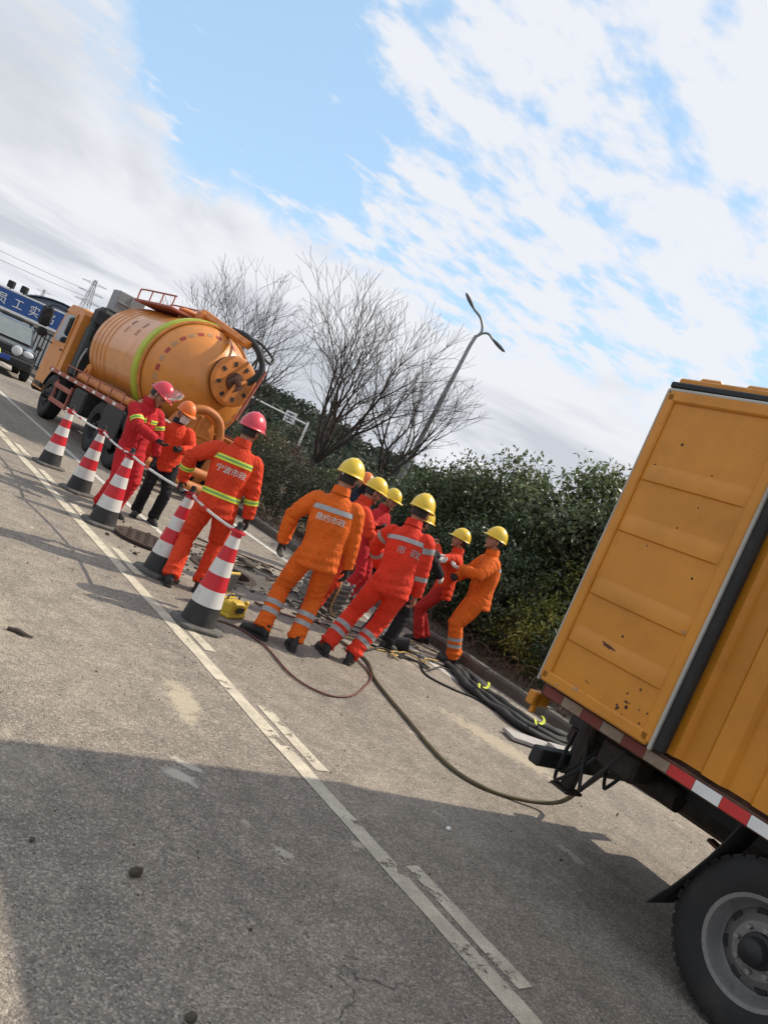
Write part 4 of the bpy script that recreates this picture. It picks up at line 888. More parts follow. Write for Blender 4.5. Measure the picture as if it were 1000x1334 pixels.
def folds(me, bones, seed, amp=1.):
    """press wrinkles into cloth: rings bunch at elbows, knees and cuffs, long soft drapes on the trunk.
    bones: (a, b, kind, [(t0, width, gain)...])"""
    n = len(me.vertices); co = np.empty(n*3); me.vertices.foreach_get('co', co); co = co.reshape(-1,3); no = np.empty(n*3); me.vertices.foreach_get('normal', no); no = no.reshape(-1,3)
    best = np.full(n, 1e9); idx = np.zeros(n, int); T = np.zeros(n)
    for i, (a, b, kind, w) in enumerate(bones):
        a_, b_ = np.array(a), np.array(b); d = b_-a_; L2 = d @ d; t = np.clip(((co-a_) @ d)/L2, 0, 1); q = np.linalg.norm(co-(a_+t[:,None]*d), axis=1)
        if kind == 'trunk': q = q-.085
        m = q < best; best[m] = q[m]; idx[m] = i; T[m] = t[m]
    disp = np.zeros(n)
    for i, (a, b, kind, w) in enumerate(bones):
        m = idx == i
        if not m.any(): continue
        p = co[m]; t = T[m]; d = np.array(b)-np.array(a); L = np.linalg.norm(d); d /= L; e1 = np.cross(d, [.3,.9,.2]); e1 /= np.linalg.norm(e1); e2 = np.cross(d, e1); r = p-np.array(a); th = np.arctan2(r @ e2, r @ e1)
        if kind == 'trunk':
            u_ = r @ e1+.35*(r @ d)*np.sin(seed); w1 = wob(p, seed+40+i, 6); ph = 21*u_+2.6*w1+5*t*np.cos(seed*2.); s = 1-2*np.abs(np.sin(ph*.5))**.7
            disp[m] += .0085*s*(1.15-.75*t)*(.5+.5*wob(p, seed+77, 7))+.011*wob(p, seed+i+3, 8)+.004*np.sin(2*math.pi*t*L/.09+3*w1+2*np.sin(th))*np.exp(-((t-.12)/.2)**2)
        else:
            A = .0022+sum(.0066*g_*np.exp(-((t-t0)/wd)**2) for t0, wd, g_ in w)
            ph = 2*math.pi*t*L/.072+1.9*np.sin(th+seed)+2.2*wob(p, seed+i*3, 11); s = 1-2*np.abs(np.sin(ph*.5))**.75
            disp[m] += A*s*(.55+.45*np.sin(2*th+seed*1.7+4*t))+.0075*wob(p, seed+i+9, 10)
    co = co+no*(disp*amp)[:,None]; me.vertices.foreach_set('co', co.ravel()); me.update(); return idx
def smooth_me(me, m):
    me.materials.clear(); me.materials.append(m); me.polygons.foreach_set('use_smooth', [True]*len(me.polygons)); return me
def band(src, idx, want, c, ax, w, off, m, parent, name='reflective_band', keep=None):
    """strip of tape cut from the cloth surface between two planes and lifted clear of it"""
    bm = bmesh.new(); bm.from_mesh(src); bm.verts.ensure_lookup_table()
    kill = [f for f in bm.faces if sum(1 for v in f.verts if idx[v.index] in want) < 2 or (keep and not keep(f.calc_center_median()))]
    bmesh.ops.delete(bm, geom=kill, context='FACES')
    for s in (-1, 1):
        bmesh.ops.bisect_plane(bm, geom=bm.verts[:]+bm.edges[:]+bm.faces[:], plane_co=c+ax*s*w/2, plane_no=ax*s, clear_outer=True)
    if not bm.faces: bm.free(); return None
    bm.normal_update(); ns = [v.normal.copy() for v in bm.verts]
    for v, q in zip(bm.verts, ns): v.co += q*off
    me = bpy.data.meshes.new(name); bm.to_mesh(me); bm.free(); smooth_me(me, m); return link(name, me, parent)
def lettering(text, size, src, parent, org, ex, ez, ey, m, gap=1.0):
    """printed characters pressed onto the cloth, one mesh each"""
    bvh = BVHTree.FromPolygons([v.co for v in src.vertices], [p.vertices for p in src.polygons])
    n = len(text)
    for i, ch in enumerate(text):
        cu = bpy.data.curves.new('t', 'FONT'); cu.body = ch; cu.align_x = 'CENTER'; cu.align_y = 'CENTER'; cu.size = size; cu.offset = 0
        ob = bpy.data.objects.new('t', cu); COL.objects.link(ob); me = evaluated(ob); bpy.data.objects.remove(ob)
        bm = bmesh.new(); bm.from_mesh(me)
        for _ in range(3):
            es = [e for e in bm.edges if e.calc_length() > .014]
            if not es: break
            bmesh.ops.subdivide_edges(bm, edges=es, cuts=1); bmesh.ops.triangulate(bm, faces=bm.faces[:])
        for v in bm.verts:
            p = org+ex*(v.co.x+(i-(n-1)/2)*size*gap)+ez*v.co.y
            h = bvh.ray_cast(p-ey*.5, ey); v.co = (h[0]-ey*.005) if h[0] is not None else p
        dup = bmesh.ops.duplicate(bm, geom=bm.verts[:]+bm.edges[:]+bm.faces[:])
        for q in dup['geom']:
            if isinstance(q, bmesh.types.BMVert): q.co += ex*size*.026-ey*.0006
        bm.to_mesh(me); bm.free(); me.materials.clear(); me.materials.append(m); link('lettering', me, parent)

def person(label, loc, heading, top, bottom, helmet, seed, H=1.72, lean=0., side=0., twist=0., head=(0,0,0), feet=((-.12,0,8),(.12,0,-8)), hands=((-.30,.05,.80),(.30,.05,.80)), poles=((-.5,-1,0),(.5,-1,0)),
           gloves=(m_glove_b, m_glove_b), curl=(.5,.5), bands='none', text=None, mask=None, shield=False, dz=0., group='workers around the open manhole', px=0., boots=m_boot, collar=None, hood=None, bulk=1., lamp=False, pz=0., hroll=(0,0)):
    k = H/1.72; rnd = random.Random(seed)
    # ---- joints in the body frame: x right, y forward, z up
    P = V((px, 0, .90+dz)); RT = Matrix.Rotation(R(-side), 3, 'Y') @ Matrix.Rotation(R(-lean), 3, 'X')      # side>0 leans right
    RS = RT @ Matrix.Rotation(R(-twist), 3, 'Z')
    tz = RT @ V((0,0,1)); tx = RS @ V((1,0,0)); ty = RS @ V((0,1,0))
    sh = [P+tz*.485+tx*(-.178), P+tz*.485+tx*.178]; nk = P+tz*.555-ty*.012
    RH = Matrix.Rotation(R(-head[0]), 3, 'Z') @ Matrix.Rotation(R(-head[1]), 3, 'X') @ Matrix.Rotation(R(head[2]), 3, 'Y')
    hc_ = nk+tz*.050+RH @ V((0,.035,.100))
    el, wr, kn, an, hip = [], [], [], [], []
    for i in (0,1):
        e, w_ = ik(sh[i], V(hands[i]), .29, .265, V(poles[i])); el.append(e); wr.append(w_)
        hp = P+V(((-.092,.092)[i],0,-.03)); hip.append(hp); f = feet[i]
        q, a_ = ik(hp, V((f[0], f[1], .095)), .425, .405, V((math.sin(R(-f[2]))*.3+(-.08,.08)[i], 1, 0))); kn.append(q); an.append(V((f[0], f[1], .095)))
    # ---- body (skin): one mesh, mostly under the clothes
    bd = MB(); bd.loft(rings_along([P-V((0,0,.08)), P+tz*.05, P+tz*.25, P+tz*.40, P+tz*.50, nk], [(.15,.10),(.145,.10),(.15,.105),(.155,.10),(.11,.08),(.055,.055)], 14, tx))
    for i in (0,1):
        bd.tube([sh[i]-tz*.02, lerp(sh[i],el[i],.5), el[i], lerp(el[i],wr[i],.5), wr[i]], [.055,.05,.042,.040,.028], 10); bd.tube([hip[i], lerp(hip[i],kn[i],.5), kn[i], lerp(kn[i],an[i],.4), an[i]], [.085,.078,.055,.055,.038], 10)
    bme = remesh(bd, .03, 2); mbb = MB(); mbb.add([v.co for v in bme.vertices], [tuple(p.vertices) for p in bme.polygons])
    hv, hf = head_geo(); mbb.add([RH @ (v*1.02)+hc_ for v in hv], hf)
    for s in (-1,1): mbb.ell(hc_+RH @ V((s*.031,.086,.004)), (.013,.008,.007), 8, 6, RH, 1)
    for i in (0,1):
        hm = hand_mesh((-1,1)[i], curl[i], 1.0); d = (wr[i]-el[i]).normalized(); fz = -d; thumb = V((-tx.x*(-1,1)[i]*.25, -tx.y*(-1,1)[i]*.25, 0))+ty; thumb.rotate(Matrix.Rotation(R(hroll[i]), 3, d)); fy = (thumb-fz*thumb.dot(fz)).normalized(); fx = fy.cross(fz)
        RM = Matrix((fx, fy, fz)).transposed()
        if gloves[i] is None: mbb.add([RM @ v.co+wr[i] for v in hm.vertices], [tuple(p.vertices) for p in hm.polygons])
        el[i] = (el[i], RM)
    root = mbb.build('person', [m_skin, m_eye], None, 180, loc=(loc[0], loc[1], pz), rot=(0,0,-R(heading))); root.scale = (k,k,k); tag(root, label, 'person', group)
    RMs = [e[1] for e in el]; el = [e[0] for e in el]
    for i in (0,1):
        if gloves[i] is not None:
            hm = hand_mesh((-1,1)[i], curl[i], 1.12).copy(); smooth_me(hm, gloves[i]); o = link('glove', hm, root); o.matrix_local = Matrix.Translation(wr[i]) @ RMs[i].to_4x4()
        f = feet[i]; B = boot_meshes(); u = B['upper'].copy() if not B['upper'].users or True else 0; smooth_me(u, boots); o = link('boot', u, root, (f[0], f[1], 0), (0,0,R(f[2])))
        sm = B['sole'].copy(); sm.materials.clear(); sm.materials.append(m_rubber); link('sole', sm, o)
    # ---- trousers
    tb = MB(); tb.loft(rings_along([P-V((0,0,.135)), P-V((0,0,.09)), P, P+tz*.10], [(.13,.10),(.185,.135),(.178,.128),(.165,.12)], 18))
    bones = [(P-V((0,0,.1)), P+tz*.1, 'trunk', [])]
    for i in (0,1):
        s = (-1,1)[i]; a2 = an[i]+V((0,-.01,-.012))
        pts = [hip[i]+V((0,0,.04)), lerp(hip[i],kn[i],.3), lerp(hip[i],kn[i],.7), kn[i], lerp(kn[i],an[i],.35), lerp(kn[i],an[i],.75), lerp(kn[i],an[i],.93), a2]
        tb.loft(rings_along(pts, [b*bulk for b in (.099,.105,.092,.084,.086,.081,.089,.085)], 16))
        bones += [(hip[i], kn[i], 'limb', [(.0,.22,.7),(1,.30,.9)]), (kn[i], a2, 'limb', [(0,.28,.9),(1,.30,1.6)])]
    tm = remesh(tb, .0112, 5); ti = folds(tm, bones, seed); smooth_me(tm, bottom); tro = link('trousers', tm, root)
    # ---- jacket
    jb = MB(); zz = [(-.150,.190,.145),(-.11,.198,.150),(0,.194,.146),(.12,.190,.140),(.25,.203,.146),(.36,.212,.146),(.43,.196,.128),(.485,.150,.104),(.525,.100,.085),(.552,.078,.080),(.592,.070,.077)]
    jb.loft(rings_along([P+tz*z-ty*(.012 if z > .2 else 0) for z, a, b in zz], [(a*bulk,b*bulk) for z, a, b in zz], 26, tx))
    jbones = [(P-tz*.15, P+tz*.50, 'trunk', [])]
    for i in (0,1):
        w2 = wr[i]+(wr[i]-el[i]).normalized()*.012; s = (-1,1)[i]
        jb.ell(sh[i]-tz*.048-tx*s*.012, (.092*bulk,.092*bulk,.086*bulk)); pts = [sh[i]-tz*.045, lerp(sh[i]-tz*.03,el[i],.35), lerp(sh[i],el[i],.75), el[i], lerp(el[i],w2,.35), lerp(el[i],w2,.75), lerp(el[i],w2,.95), w2]
        jb.loft(rings_along(pts, [b*bulk for b in (.086,.084,.077,.074,.071,.064,.061,.050)], 16))
        jbones += [(sh[i], el[i], 'limb', [(1,.30,1.),(0,.2,.4)]), (el[i], w2, 'limb', [(0,.3,1.),(.95,.25,1.1)])]
    jm = remesh(jb, .0108, 6); ji = folds(jm, jbones, seed+5); smooth_me(jm, top); jac = link('jacket', jm, root)
    cb = MB(); cpts = [P+tz*z-ty*.010 for z in (.540,.608,.612,.55)]; cb.loft(rings_along(cpts, [(.088,.092),(.076,.084),(.068,.076),(.070,.076)], 22, tx), caps=False); cb.build('collar', collar or top, jac, 60)
    TI = {0}
    front = lambda p: (p-P).dot(ty) > 0
    if bands == 'lime':
        for z in (.385, .055):
            kp = (lambda p: abs((p-P).dot(tx)) < .19) if z > .3 else None
            band(jm, ji, TI, P+tz*z, tz, .052, .0035, m_lime, jac, keep=kp); band(jm, ji, TI, P+tz*z, tz, .017, .0055, MATS.get('green_stripe') or mat('green_stripe', (.16,.33,.10), .6), jac, 'reflective_stripe', keep=kp)
        for i in (0,1):
            ax = (wr[i]-el[i]).normalized(); c = lerp(el[i], wr[i], .42); band(jm, ji, {2+2*i}, c, ax, .050, .0035, m_lime, jac); band(jm, ji, {2+2*i}, c, ax, .016, .0055, MATS['green_stripe'], jac, 'reflective_stripe')
    if bands == 'chest':
        mat('green_stripe', (.16,.33,.10), .6); kp = lambda p: .03 < abs((p-P).dot(tx)) < .15 and (p-P).dot(ty) > 0
        band(jm, ji, TI, P+tz*.345, tz, .050, .0035, m_lime, jac, keep=kp); band(jm, ji, TI, P+tz*.345, tz, .016, .0055, MATS['green_stripe'], jac, 'reflective_stripe', keep=kp)
        for i in (0,1):
            ax = (el[i]-sh[i]).normalized(); c = lerp(sh[i], el[i], .70); band(jm, ji, {1+2*i}, c, ax, .050, .0035, m_lime, jac); band(jm, ji, {1+2*i}, c, ax, .016, .0055, MATS['green_stripe'], jac, 'reflective_stripe')
    if bands in ('silver', 'silver2'):
        band(jm, ji, TI, P+tz*.385, tz, .045, .004, m_silver, jac, keep=lambda p: (p-P).dot(ty) < .03 and abs((p-P).dot(tx)) < .185)
        for i in (0,1):
            ax = (an[i]-kn[i]).normalized()
            for f in (.42, .62): band(tm, ti, {2+2*i}, lerp(kn[i], an[i], f), ax, .045, .004, m_silver, tro)
        if bands == 'silver2':
            for i in (0,1):
                ax = (el[i]-sh[i]).normalized(); band(jm, ji, {1+2*i}, lerp(sh[i], el[i], .42), ax, .055, .004, m_silver, jac); ax = (wr[i]-el[i]).normalized(); band(jm, ji, {2+2*i}, lerp(el[i], wr[i], .35), ax, .045, .004, m_silver, jac)
    band(jm, ji, TI, P-tz*.118, tz, .034, .0022, top, jac, 'hem')
    for i in (0,1): ax = (wr[i]-el[i]).normalized(); band(jm, ji, {2+2*i}, lerp(el[i], wr[i], .93), ax, .040, .0022, top, jac, 'cuff')
    band(jm, ji, TI, P+tz*.10, tx, .010, .0018, top, jac, 'back_seam', keep=lambda p: (p-P).dot(ty) < -.02)
    if text:
        lettering(text[0], text[1], jm, jac, P+tz*text[2]+tx*(text[4] if len(text) > 4 else 0), tx, tz, ty, m_letter if bands == 'lime' or top is c_orange else m_silver, text[3])
    # zip flap down the front, side pockets
    zb = MB(); bvh = BVHTree.FromPolygons([v.co for v in jm.vertices], [p.vertices for p in jm.polygons]); rg_ = []
    for j in range(14):
        z = -.11+.62*j/13; r_ = []
        for x in (-.016, .016):
            h = bvh.ray_cast(P+tz*z+tx*x+ty*.6, -ty); r_.append((h[0] if h[0] is not None else P+tz*z+tx*x+ty*.1)+ty*.006)
        rg_.append(r_)
    zb.loft(rg_, caps=False, closed=False); zb.build('zip_flap', top, jac, 180, fix=False)
    # ---- hair, helmet
    hb = MB(); rings = []
    for i in range(11):
        t = R(10+11.5*i); ring = []
        for q in range(20):
            a = 2*math.pi*q/20; y = math.cos(a); lim = 1.06 if y < -.1 else (.95 if y < .25 else .55); tt = min(t, R(100)*lim+R(10)); ring.append(hc_+RH @ V((.0835*math.sin(tt)*math.sin(a), .1035*math.sin(tt)*math.cos(a)-.004, .127*math.cos(tt))))
        rings.append(ring)
    hb.loft(rings, caps=False); hb.build('hair', m_hair, root, 180)
    HM = Matrix.Translation(hc_+RH @ V((0,.004,.040))) @ RH.to_4x4() @ Matrix.Rotation(R(4), 4, 'X')
    me = helmet_mesh().copy(); me.materials.clear(); me.materials.append(helmet); ho = link('helmet', me, root); ho.matrix_local = HM
    sb = MB()
    for s in (-1,1): sb.tube([hc_+RH @ V((s*.086,.01,.03)), hc_+RH @ V((s*.082,.015,-.05)), hc_+RH @ V((s*.045,.055,-.118)), hc_+RH @ V((0,.07,-.125))], .004, 5)
    sb.build('chin_strap', m_dark, ho).matrix_parent_inverse = HM.inverted()
    if lamp:
        lb = MB(); lb.lathe([(.001,.01),(.011,.008),(.012,0)], hc_+RH @ V((-.03,-.105,.01)), RH @ V((0,-1,0)), 10); lb.build('helmet_dial', m_glove_w, ho).matrix_parent_inverse = HM.inverted()
    if mask:
        kb = MB(); rg2 = []
        for j in range(7):
            z = -.112+.018*j; f = math.sin(math.pi*(j+.7)/7.4); w_ = .068-.010*abs(j-3.5)/3.5
            rg2.append([hc_+RH @ V((w_*math.sin(a), .052+(.052+.022*f)*math.cos(a), z)) for a in [R(-85+17*q) for q in range(11)]])
        kb.loft(rg2, caps=False, closed=False); kb.build('face_mask', mask, root, 180, fix=False)
    if shield:
        gm = MATS.get('shield') or mat('shield', (.80,.72,.75), .12, var=.05, spec=.6, trans=.75)
        gb = MB(); gb.loft([[hc_+RH @ V(((.150)*math.sin(a), .17*math.cos(a)+yy, z)) for a in [R(-70+14*q) for q in range(11)]] for yy, z in ((-.01,.055),(.02,.10),(.04,.16),(.045,.215))], caps=False, closed=False); gb.build('face_shield', gm, ho, 180, fix=False).matrix_parent_inverse = HM.inverted()
    if hood:
        hb = MB(); hb.loft(rings_along([nk-tz*.03-ty*.03, nk+tz*.02-ty*.035, nk+tz*.07-ty*.03], [(.115,.10),(.12,.105),(.10,.09)], 18, tx)); hb.build('hood', hood, jac, 180)
    return root

person('person in red suit and red helmet, back turned, behind the two nearest cones', (3.38,6.46), 27, c_redor, c_redor, h_red, 1, 1.74, lean=3, side=1, head=(28,4,0), feet=((-.13,-.08,12),(.15,.10,-12)),
       hands=((-.38,.14,.93),(.31,.06,.84)), poles=((-1,-.6,0),(.6,-1,0)), bands='lime', text=('宁波市政', .074, .285, .98), dz=-.01, bulk=.97)
person('person in orange suit and yellow helmet, back turned, white lettering, left foot turned out', (3.94,5.42), 40, c_orange, c_orange, h_yellow, 2, 1.72, lean=4, side=5.5, head=(14,6,0), feet=((-.20,-.06,70),(.10,.02,14)),
       hands=((-.36,.08,.84),(.27,.12,.82)), poles=((-1,-.5,0),(.8,-1,0)), bands='silver', text=('鼎约市政', .068, .300, .98), lamp=True, dz=-.012, bulk=.97)
person('person in scarlet suit and yellow helmet, back turned, leaning, silver lettering', (4.66,5.42), 52, c_scarlet, c_scarlet, h_yellow, 3, 1.73, lean=12, side=7, twist=4, head=(6,8,0), px=.15, feet=((-.16,-.12,35),(.07,-.02,5)),
       hands=((-.12,.42,.90),(.38,.14,.78)), poles=((-1,-.4,0),(1,-.8,0)), bands='silver2', text=('市政', .084, .275, 1.55, .07), gloves=(m_glove_b, None), dz=-.03, curl=(.5,.7), bulk=.97)
person('person in crimson suit and red helmet with raised face shield, beside the third cone', (3.40,9.06), 165, c_red, c_red, h_red, 4, 1.69, lean=3, side=-4, head=(-40,26,0), feet=((-.09,.04,10),(.09,-.03,-20)),
       hands=((-.32,.12,.76),(.02,.40,1.08)), poles=((-1,-.6,0),(1,-.3,-.6)), bands='chest', shield=True, curl=(.6,.4), bulk=.97)
person('person in orange jacket, black trousers, orange helmet and white face mask', (3.98,9.32), 192, c_redor, c_black, h_orange, 5, 1.58, lean=1, side=-6, head=(-25,14,0), feet=((-.13,.02,12),(.10,-.08,-15)),
       hands=((-.04,.36,1.12),(.32,.08,.76)), poles=((-1,-.5,-.4),(.7,-1,0)), gloves=(m_glove_b, None), mask=m_glove_w, collar=c_navy, curl=(.9,.4), hroll=(40,0), bulk=.97)
person('person in red-orange suit and yellow helmet, in profile, arm folded up', (5.25,6.95), 108, c_redor, c_redor, h_yellow, 6, 1.66, lean=8, head=(0,10,0), feet=((-.12,.06,8),(.12,-.10,-8)),
       hands=((-.08,.36,1.22),(.12,.36,1.08)), poles=((-1,-.3,-.5),(1,-.3,-.6)), curl=(.9,.9), bulk=.97)
person('person in red jacket whose small yellow helmet shows left of the leaning scarlet suit', (6.54,8.12), 150, c_red, c_red, h_yellow, 7, 1.62, lean=4, head=(10,8,0), hands=((-.16,.32,1.05),(.16,.32,1.05)), curl=(.8,.8))
person('person with orange helmet and dark jacket, farthest of the crew', (6.82,9.12), 195, c_navy, c_navy, h_orange, 8, 1.68, lean=2, head=(0,10,0), mask=c_black)
person('person in black clothes reaching white-gloved hands towards the kerb', (5.68,6.24), 82, c_black, c_black, h_yellow, 9, 1.57, lean=-9, head=(0,4,0), feet=((-.12,-.05,8),(.12,.10,-8)),
       hands=((.05,.48,1.26),(.22,.42,1.06)), poles=((-1,-.2,-.6),(1,-.3,-.6)), gloves=(m_glove_w, m_glove_w), curl=(.9,.8), bulk=.97)
person('person in red suit with shade-darkened trousers and yellow helmet raising one bare fist at the kerb', (7.03,6.92), -52, c_redor, c_red_shade, h_yellow, 10, 1.54, lean=4, head=(0,-2,0), feet=((-.12,.06,8),(.12,-.06,-8)),
       hands=((-.10,.34,1.36),(.14,.34,1.12)), poles=((-1,-.2,-.8),(1,-.3,-.6)), gloves=(None, m_glove_b), curl=(1.15,.8), dz=-.04, bulk=.97)
person('person in orange suit and yellow helmet with one white glove, rightmost of the crew', (7.07,6.34), -62, c_orange, c_orange, h_yellow, 11, 1.70, lean=9, head=(0,-4,0), feet=((-.12,.04,8),(.11,-.06,-8)),
       hands=((-.12,.40,1.13),(.16,.32,1.00)), poles=((-1,-.3,-.6),(1,-.3,-.6)), gloves=(m_glove_w, m_glove_b), bands='silver', curl=(.5,.8), bulk=1.04)
person('person in blue helmet and lime vest at the left edge, before the parked car', (2.50,14.4), 200, c_lime, c_navy, h_blue, 12, 1.50, lean=14, head=(0,0,0), dz=-.06, hands=((-.16,.40,.80),(.16,.40,.80)), group='workers by the parked car')

# ------------------------------------------------------------------ traffic cones and bars
m_cw = mat('cone_white', (.62,.61,.58), .5, var=.08, dirt=.6, dcol=(.30,.27,.23), ds=6); m_cr = mat('cone_red', (.52,.012,.022), .45, dirt=.45, dcol=(.22,.03,.028), ds=7); m_cb = mat('cone_black', (.020,.020,.021), .65, dirt=.5, dcol=(.10,.09,.075), ds=6)
m_cbase = mat('cone_base', (.10,.095,.085), .85, var=.3, bump=.3, dirt=.6, dcol=(.22,.195,.155), ds=5)
def cone(loc, rz, label, lean=(0,0), h=.84):
    c = thing('traffic_cone', label, 'traffic cone', loc, rz, 'red and white traffic cones along the lane line'); c.rotation_euler = (lean[0], lean[1], rz); c.scale = (.95, .95, 1.07)
    mb = MB(); o = []
    for k in range(8):
        a = math.pi/8+math.pi/4*k; o.append((math.cos(a), math.sin(a)))
    sq = [(.21,.13),(.13,.21),(-.13,.21),(-.21,.13),(-.21,-.13),(-.13,-.21),(.13,-.21),(.21,-.13)]
    mb.loft([[(x*s,y*s,z) for x,y in sq] for z, s in ((0,1.0),(.018,1.0),(.026,.97),(.030,.80),(.034,.78))]); mb.build('base', m_cbase, c)
    rad = lambda z: lerp(.158, .040, (z-.03)/(h-.09))
    cuts = [(.03,.185,m_cb,'lower_sleeve'),(.185,.31,m_cw,'white_band'),(.31,.43,m_cr,'red_band'),(.43,.545,m_cw,'white_band'),(.545,.65,m_cr,'red_band'),(.65,.735,m_cw,'white_band'),(.735,h-.045,m_cr,'red_band')]
    for i, (a, b, m, n) in enumerate(cuts):
        mb = MB(); e = .0025 if m is not m_cb else .0; mb.lathe([(rad(a)-.01,a),(rad(a)+e,a),(rad((a+b)/2)+e,(a+b)/2),(rad(b)+e,b),(rad(b)-.01,b)], n=32); mb.build(n, m, c, 40)
    mb = MB(); mb.lathe([(rad(h-.045),h-.045),(.030,h-.03),(.026,h-.02),(.03,h-.008),(.022,h+.012),(.001,h+.016)], n=16); mb.build('cap', m_cb, c, 40)
    return c
CP = [((3.21,11.19,.004),.1,'farthest red and white traffic cone, beside the tanker'),((3.26,9.80,.004),.3,'second farthest red and white traffic cone'),((3.12,8.24,.004),-.1,'middle red and white traffic cone, by the crimson-suited person'),((3.24,6.75,.004),.2,'red and white traffic cone left of the red suit, second nearest'),((3.10,5.42,.004),-.15,'nearest and largest red and white traffic cone')]
for i, (p, a, l) in enumerate(CP): cone(p, a, l)
for i in range(4):
    p, q = V(CP[i][0])+V((0,0,.83)), V(CP[i+1][0])+V((0,0,.83)); d = (q-p).normalized(); a = p+d*.065; b = q-d*.065; L_ = (b-a).length
    br = thing('barrier_bar', ('farthest','second farthest','second nearest','nearest')[i]+' red and white linking bar between two traffic cones', 'barrier bar', tuple(p), 0, 'linking bars between the cones')
    n = int(L_/.11)
    for k in range(n):
        u0, u1 = a+d*L_*k/n-p, a+d*L_*(k+1)/n-p; sag = lambda t: V((0,0,-.02*4*t*(1-t)))
        mb = MB(); mb.tube([u0+sag(k/n), u1+sag((k+1)/n)], .0125 if k % 2 else .0135, 8, caps=False); mb.build('sleeve_segment', m_cr if (k % 7 == 3) else m_cw, br, 60, fix=False)
    for e in (V((0,0,0)), q-p):
        mb = MB(); mb.tube([e+V((math.cos(t)*.062, math.sin(t)*.062, 0)) for t in [2*math.pi*j/14 for j in range(15)]], .010, 6); mb.build('end_ring', m_cr, br, 60)

# ------------------------------------------------------------------ cables and hoses on the road
def cable(name, label, pts, r, m, n=8, cat='cable', group=None):
    mb = MB(); mb.tube(spline(pts, 10), r, n); return tag(mb.build(name, m, None, 60), label, cat, group)
m_cab_r = mat('red_brown_cable', (.115,.035,.028), .6, var=.2); m_cab_g = mat('olive_hose', (.105,.082,.042), .65, var=.25, vs=8, bump=.2, dirt=.4, dcol=(.05,.042,.03)); m_cab_b = mat('black_cable', (.016,.016,.016), .55, dirt=.4, dcol=(.09,.08,.07)); m_rope = mat('yellow_rope', (.46,.30,.10), .8, var=.2, bump=.4, bs=80)
g_ = .012
cable('cable', 'thin red-brown cable looping over the asphalt in front of the orange suit', [(3.30,5.78,g_),(3.38,5.69,g_),(3.59,5.60,g_),(3.69,5.26,g_),(3.63,4.68,g_),(3.78,4.43,g_),(4.08,4.48,g_),(4.46,4.77,g_),(4.82,5.16,g_),(4.95,5.8,g_)], .0085, m_cab_r)
cable('hose', 'olive brown hose running from the crew to the tail of the yellow truck', [(5.02,6.1,.02),(5.06,5.55,.016),(4.76,4.98,.016),(4.51,4.20,.016),(4.33,3.57,.016),(4.39,3.26,.016),(4.66,3.10,.02),(4.92,2.95,.10),(4.75,2.72,.35),(4.55,2.50,.60)], .016, m_cab_g, 8, 'hose')
cable('cable', 'black cable curving from the workers at the kerb past the dusty patch', [(6.45,6.25,g_),(6.14,5.88,g_),(5.93,5.53,g_),(6.09,5.27,g_),(6.29,5.16,g_),(6.54,4.86,g_),(6.7,4.5,g_)], .011, m_cab_b)
rr = random.Random(21)
for i, (a, b, m, lab) in enumerate((((4.9,6.55),(6.3,6.0),m_cab_b,'black cable lying just behind the scarlet suit'),((5.1,6.1),(6.6,6.35),m_rope,'pale yellow rope among the cables at the kerb'),((5.3,6.7),(6.8,6.1),m_cab_b,'black cable tangled nearest the kerb workers'),((4.4,6.5),(5.5,6.25),m_cab_r,'brown cable snaking behind the orange suit'),((5.0,7.0),(6.2,6.6),m_cab_b,'black cable looping past the grey coil'),((4.8,8.9),(6.2,8.6),m_cab_b,'black cable lying by the debris beyond the manhole'),((5.4,5.9),(6.7,5.75),m_cab_b,'thin black cable lying nearest the camera by the tipped bucket'),((5.6,6.45),(6.9,6.6),m_cab_g,'olive hose among the cables at the kerb workers feet'),((4.9,8.3),(6.4,7.6),m_cab_g,'olive hose leading away from the manhole'),((5.6,5.75),(6.5,6.2),m_rope,'short pale rope beside the tipped bucket'))):
    pts = [V((lerp(a[0],b[0],t/8)+rr.uniform(-.15,.15), lerp(a[1],b[1],t/8)+rr.uniform(-.2,.2), g_+.003*i)) for t in range(9)]; cable('rope' if m is m_rope else 'cable', lab, pts, .010 if m is not m_rope else .008, m, 7, 'rope' if m is m_rope else 'cable')
HB = 'thick black pipes along the kerb'
for i, (pts, lab) in enumerate((([(6.79,6.10,.06),(6.42,5.33,.06),(6.40,4.97,.06),(6.36,4.55,.06),(6.60,4.26,.06),(7.1,4.05,.06),(7.2,3.4,.06)],'thick black pipe lying nearest the road, bundled along the kerb'),
    ([(6.93,6.12,.06),(6.62,5.40,.062),(6.55,5.0,.06),(6.54,4.65,.06),(6.76,4.40,.06),(7.2,4.22,.06),(7.25,3.5,.06)],'thick black pipe in the middle of the kerbside bundle'),
    ([(7.08,6.15,.06),(6.84,5.55,.06),(6.74,5.06,.06),(6.74,4.75,.06),(6.92,4.53,.06),(7.2,4.40,.06),(7.27,3.6,.06)],'thick black pipe lying closest to the kerb'))):
    mb = MB(); sp = spline(pts, 12); r3 = random.Random(60+i); sp = [p+V((.05*noise.noise(p*3+V((i*7,0,0))), 0, 0)) for p in sp]; mb.tube(sp, [.055*(1+.16*noise.noise(p*6+V((0,i*5,0)))) for p in sp], 12)
    o = tag(mb.build('pipe', m_rubber, None, 60), lab, 'pipe', HB)
    for v in o.data.vertices: v.co.z = .004+max(0, v.co.z-.004)*(.62+.25*noise.noise(V(v.co)*4))
m_tie = mat('lime_tie', (.55,.60,.05), .5)
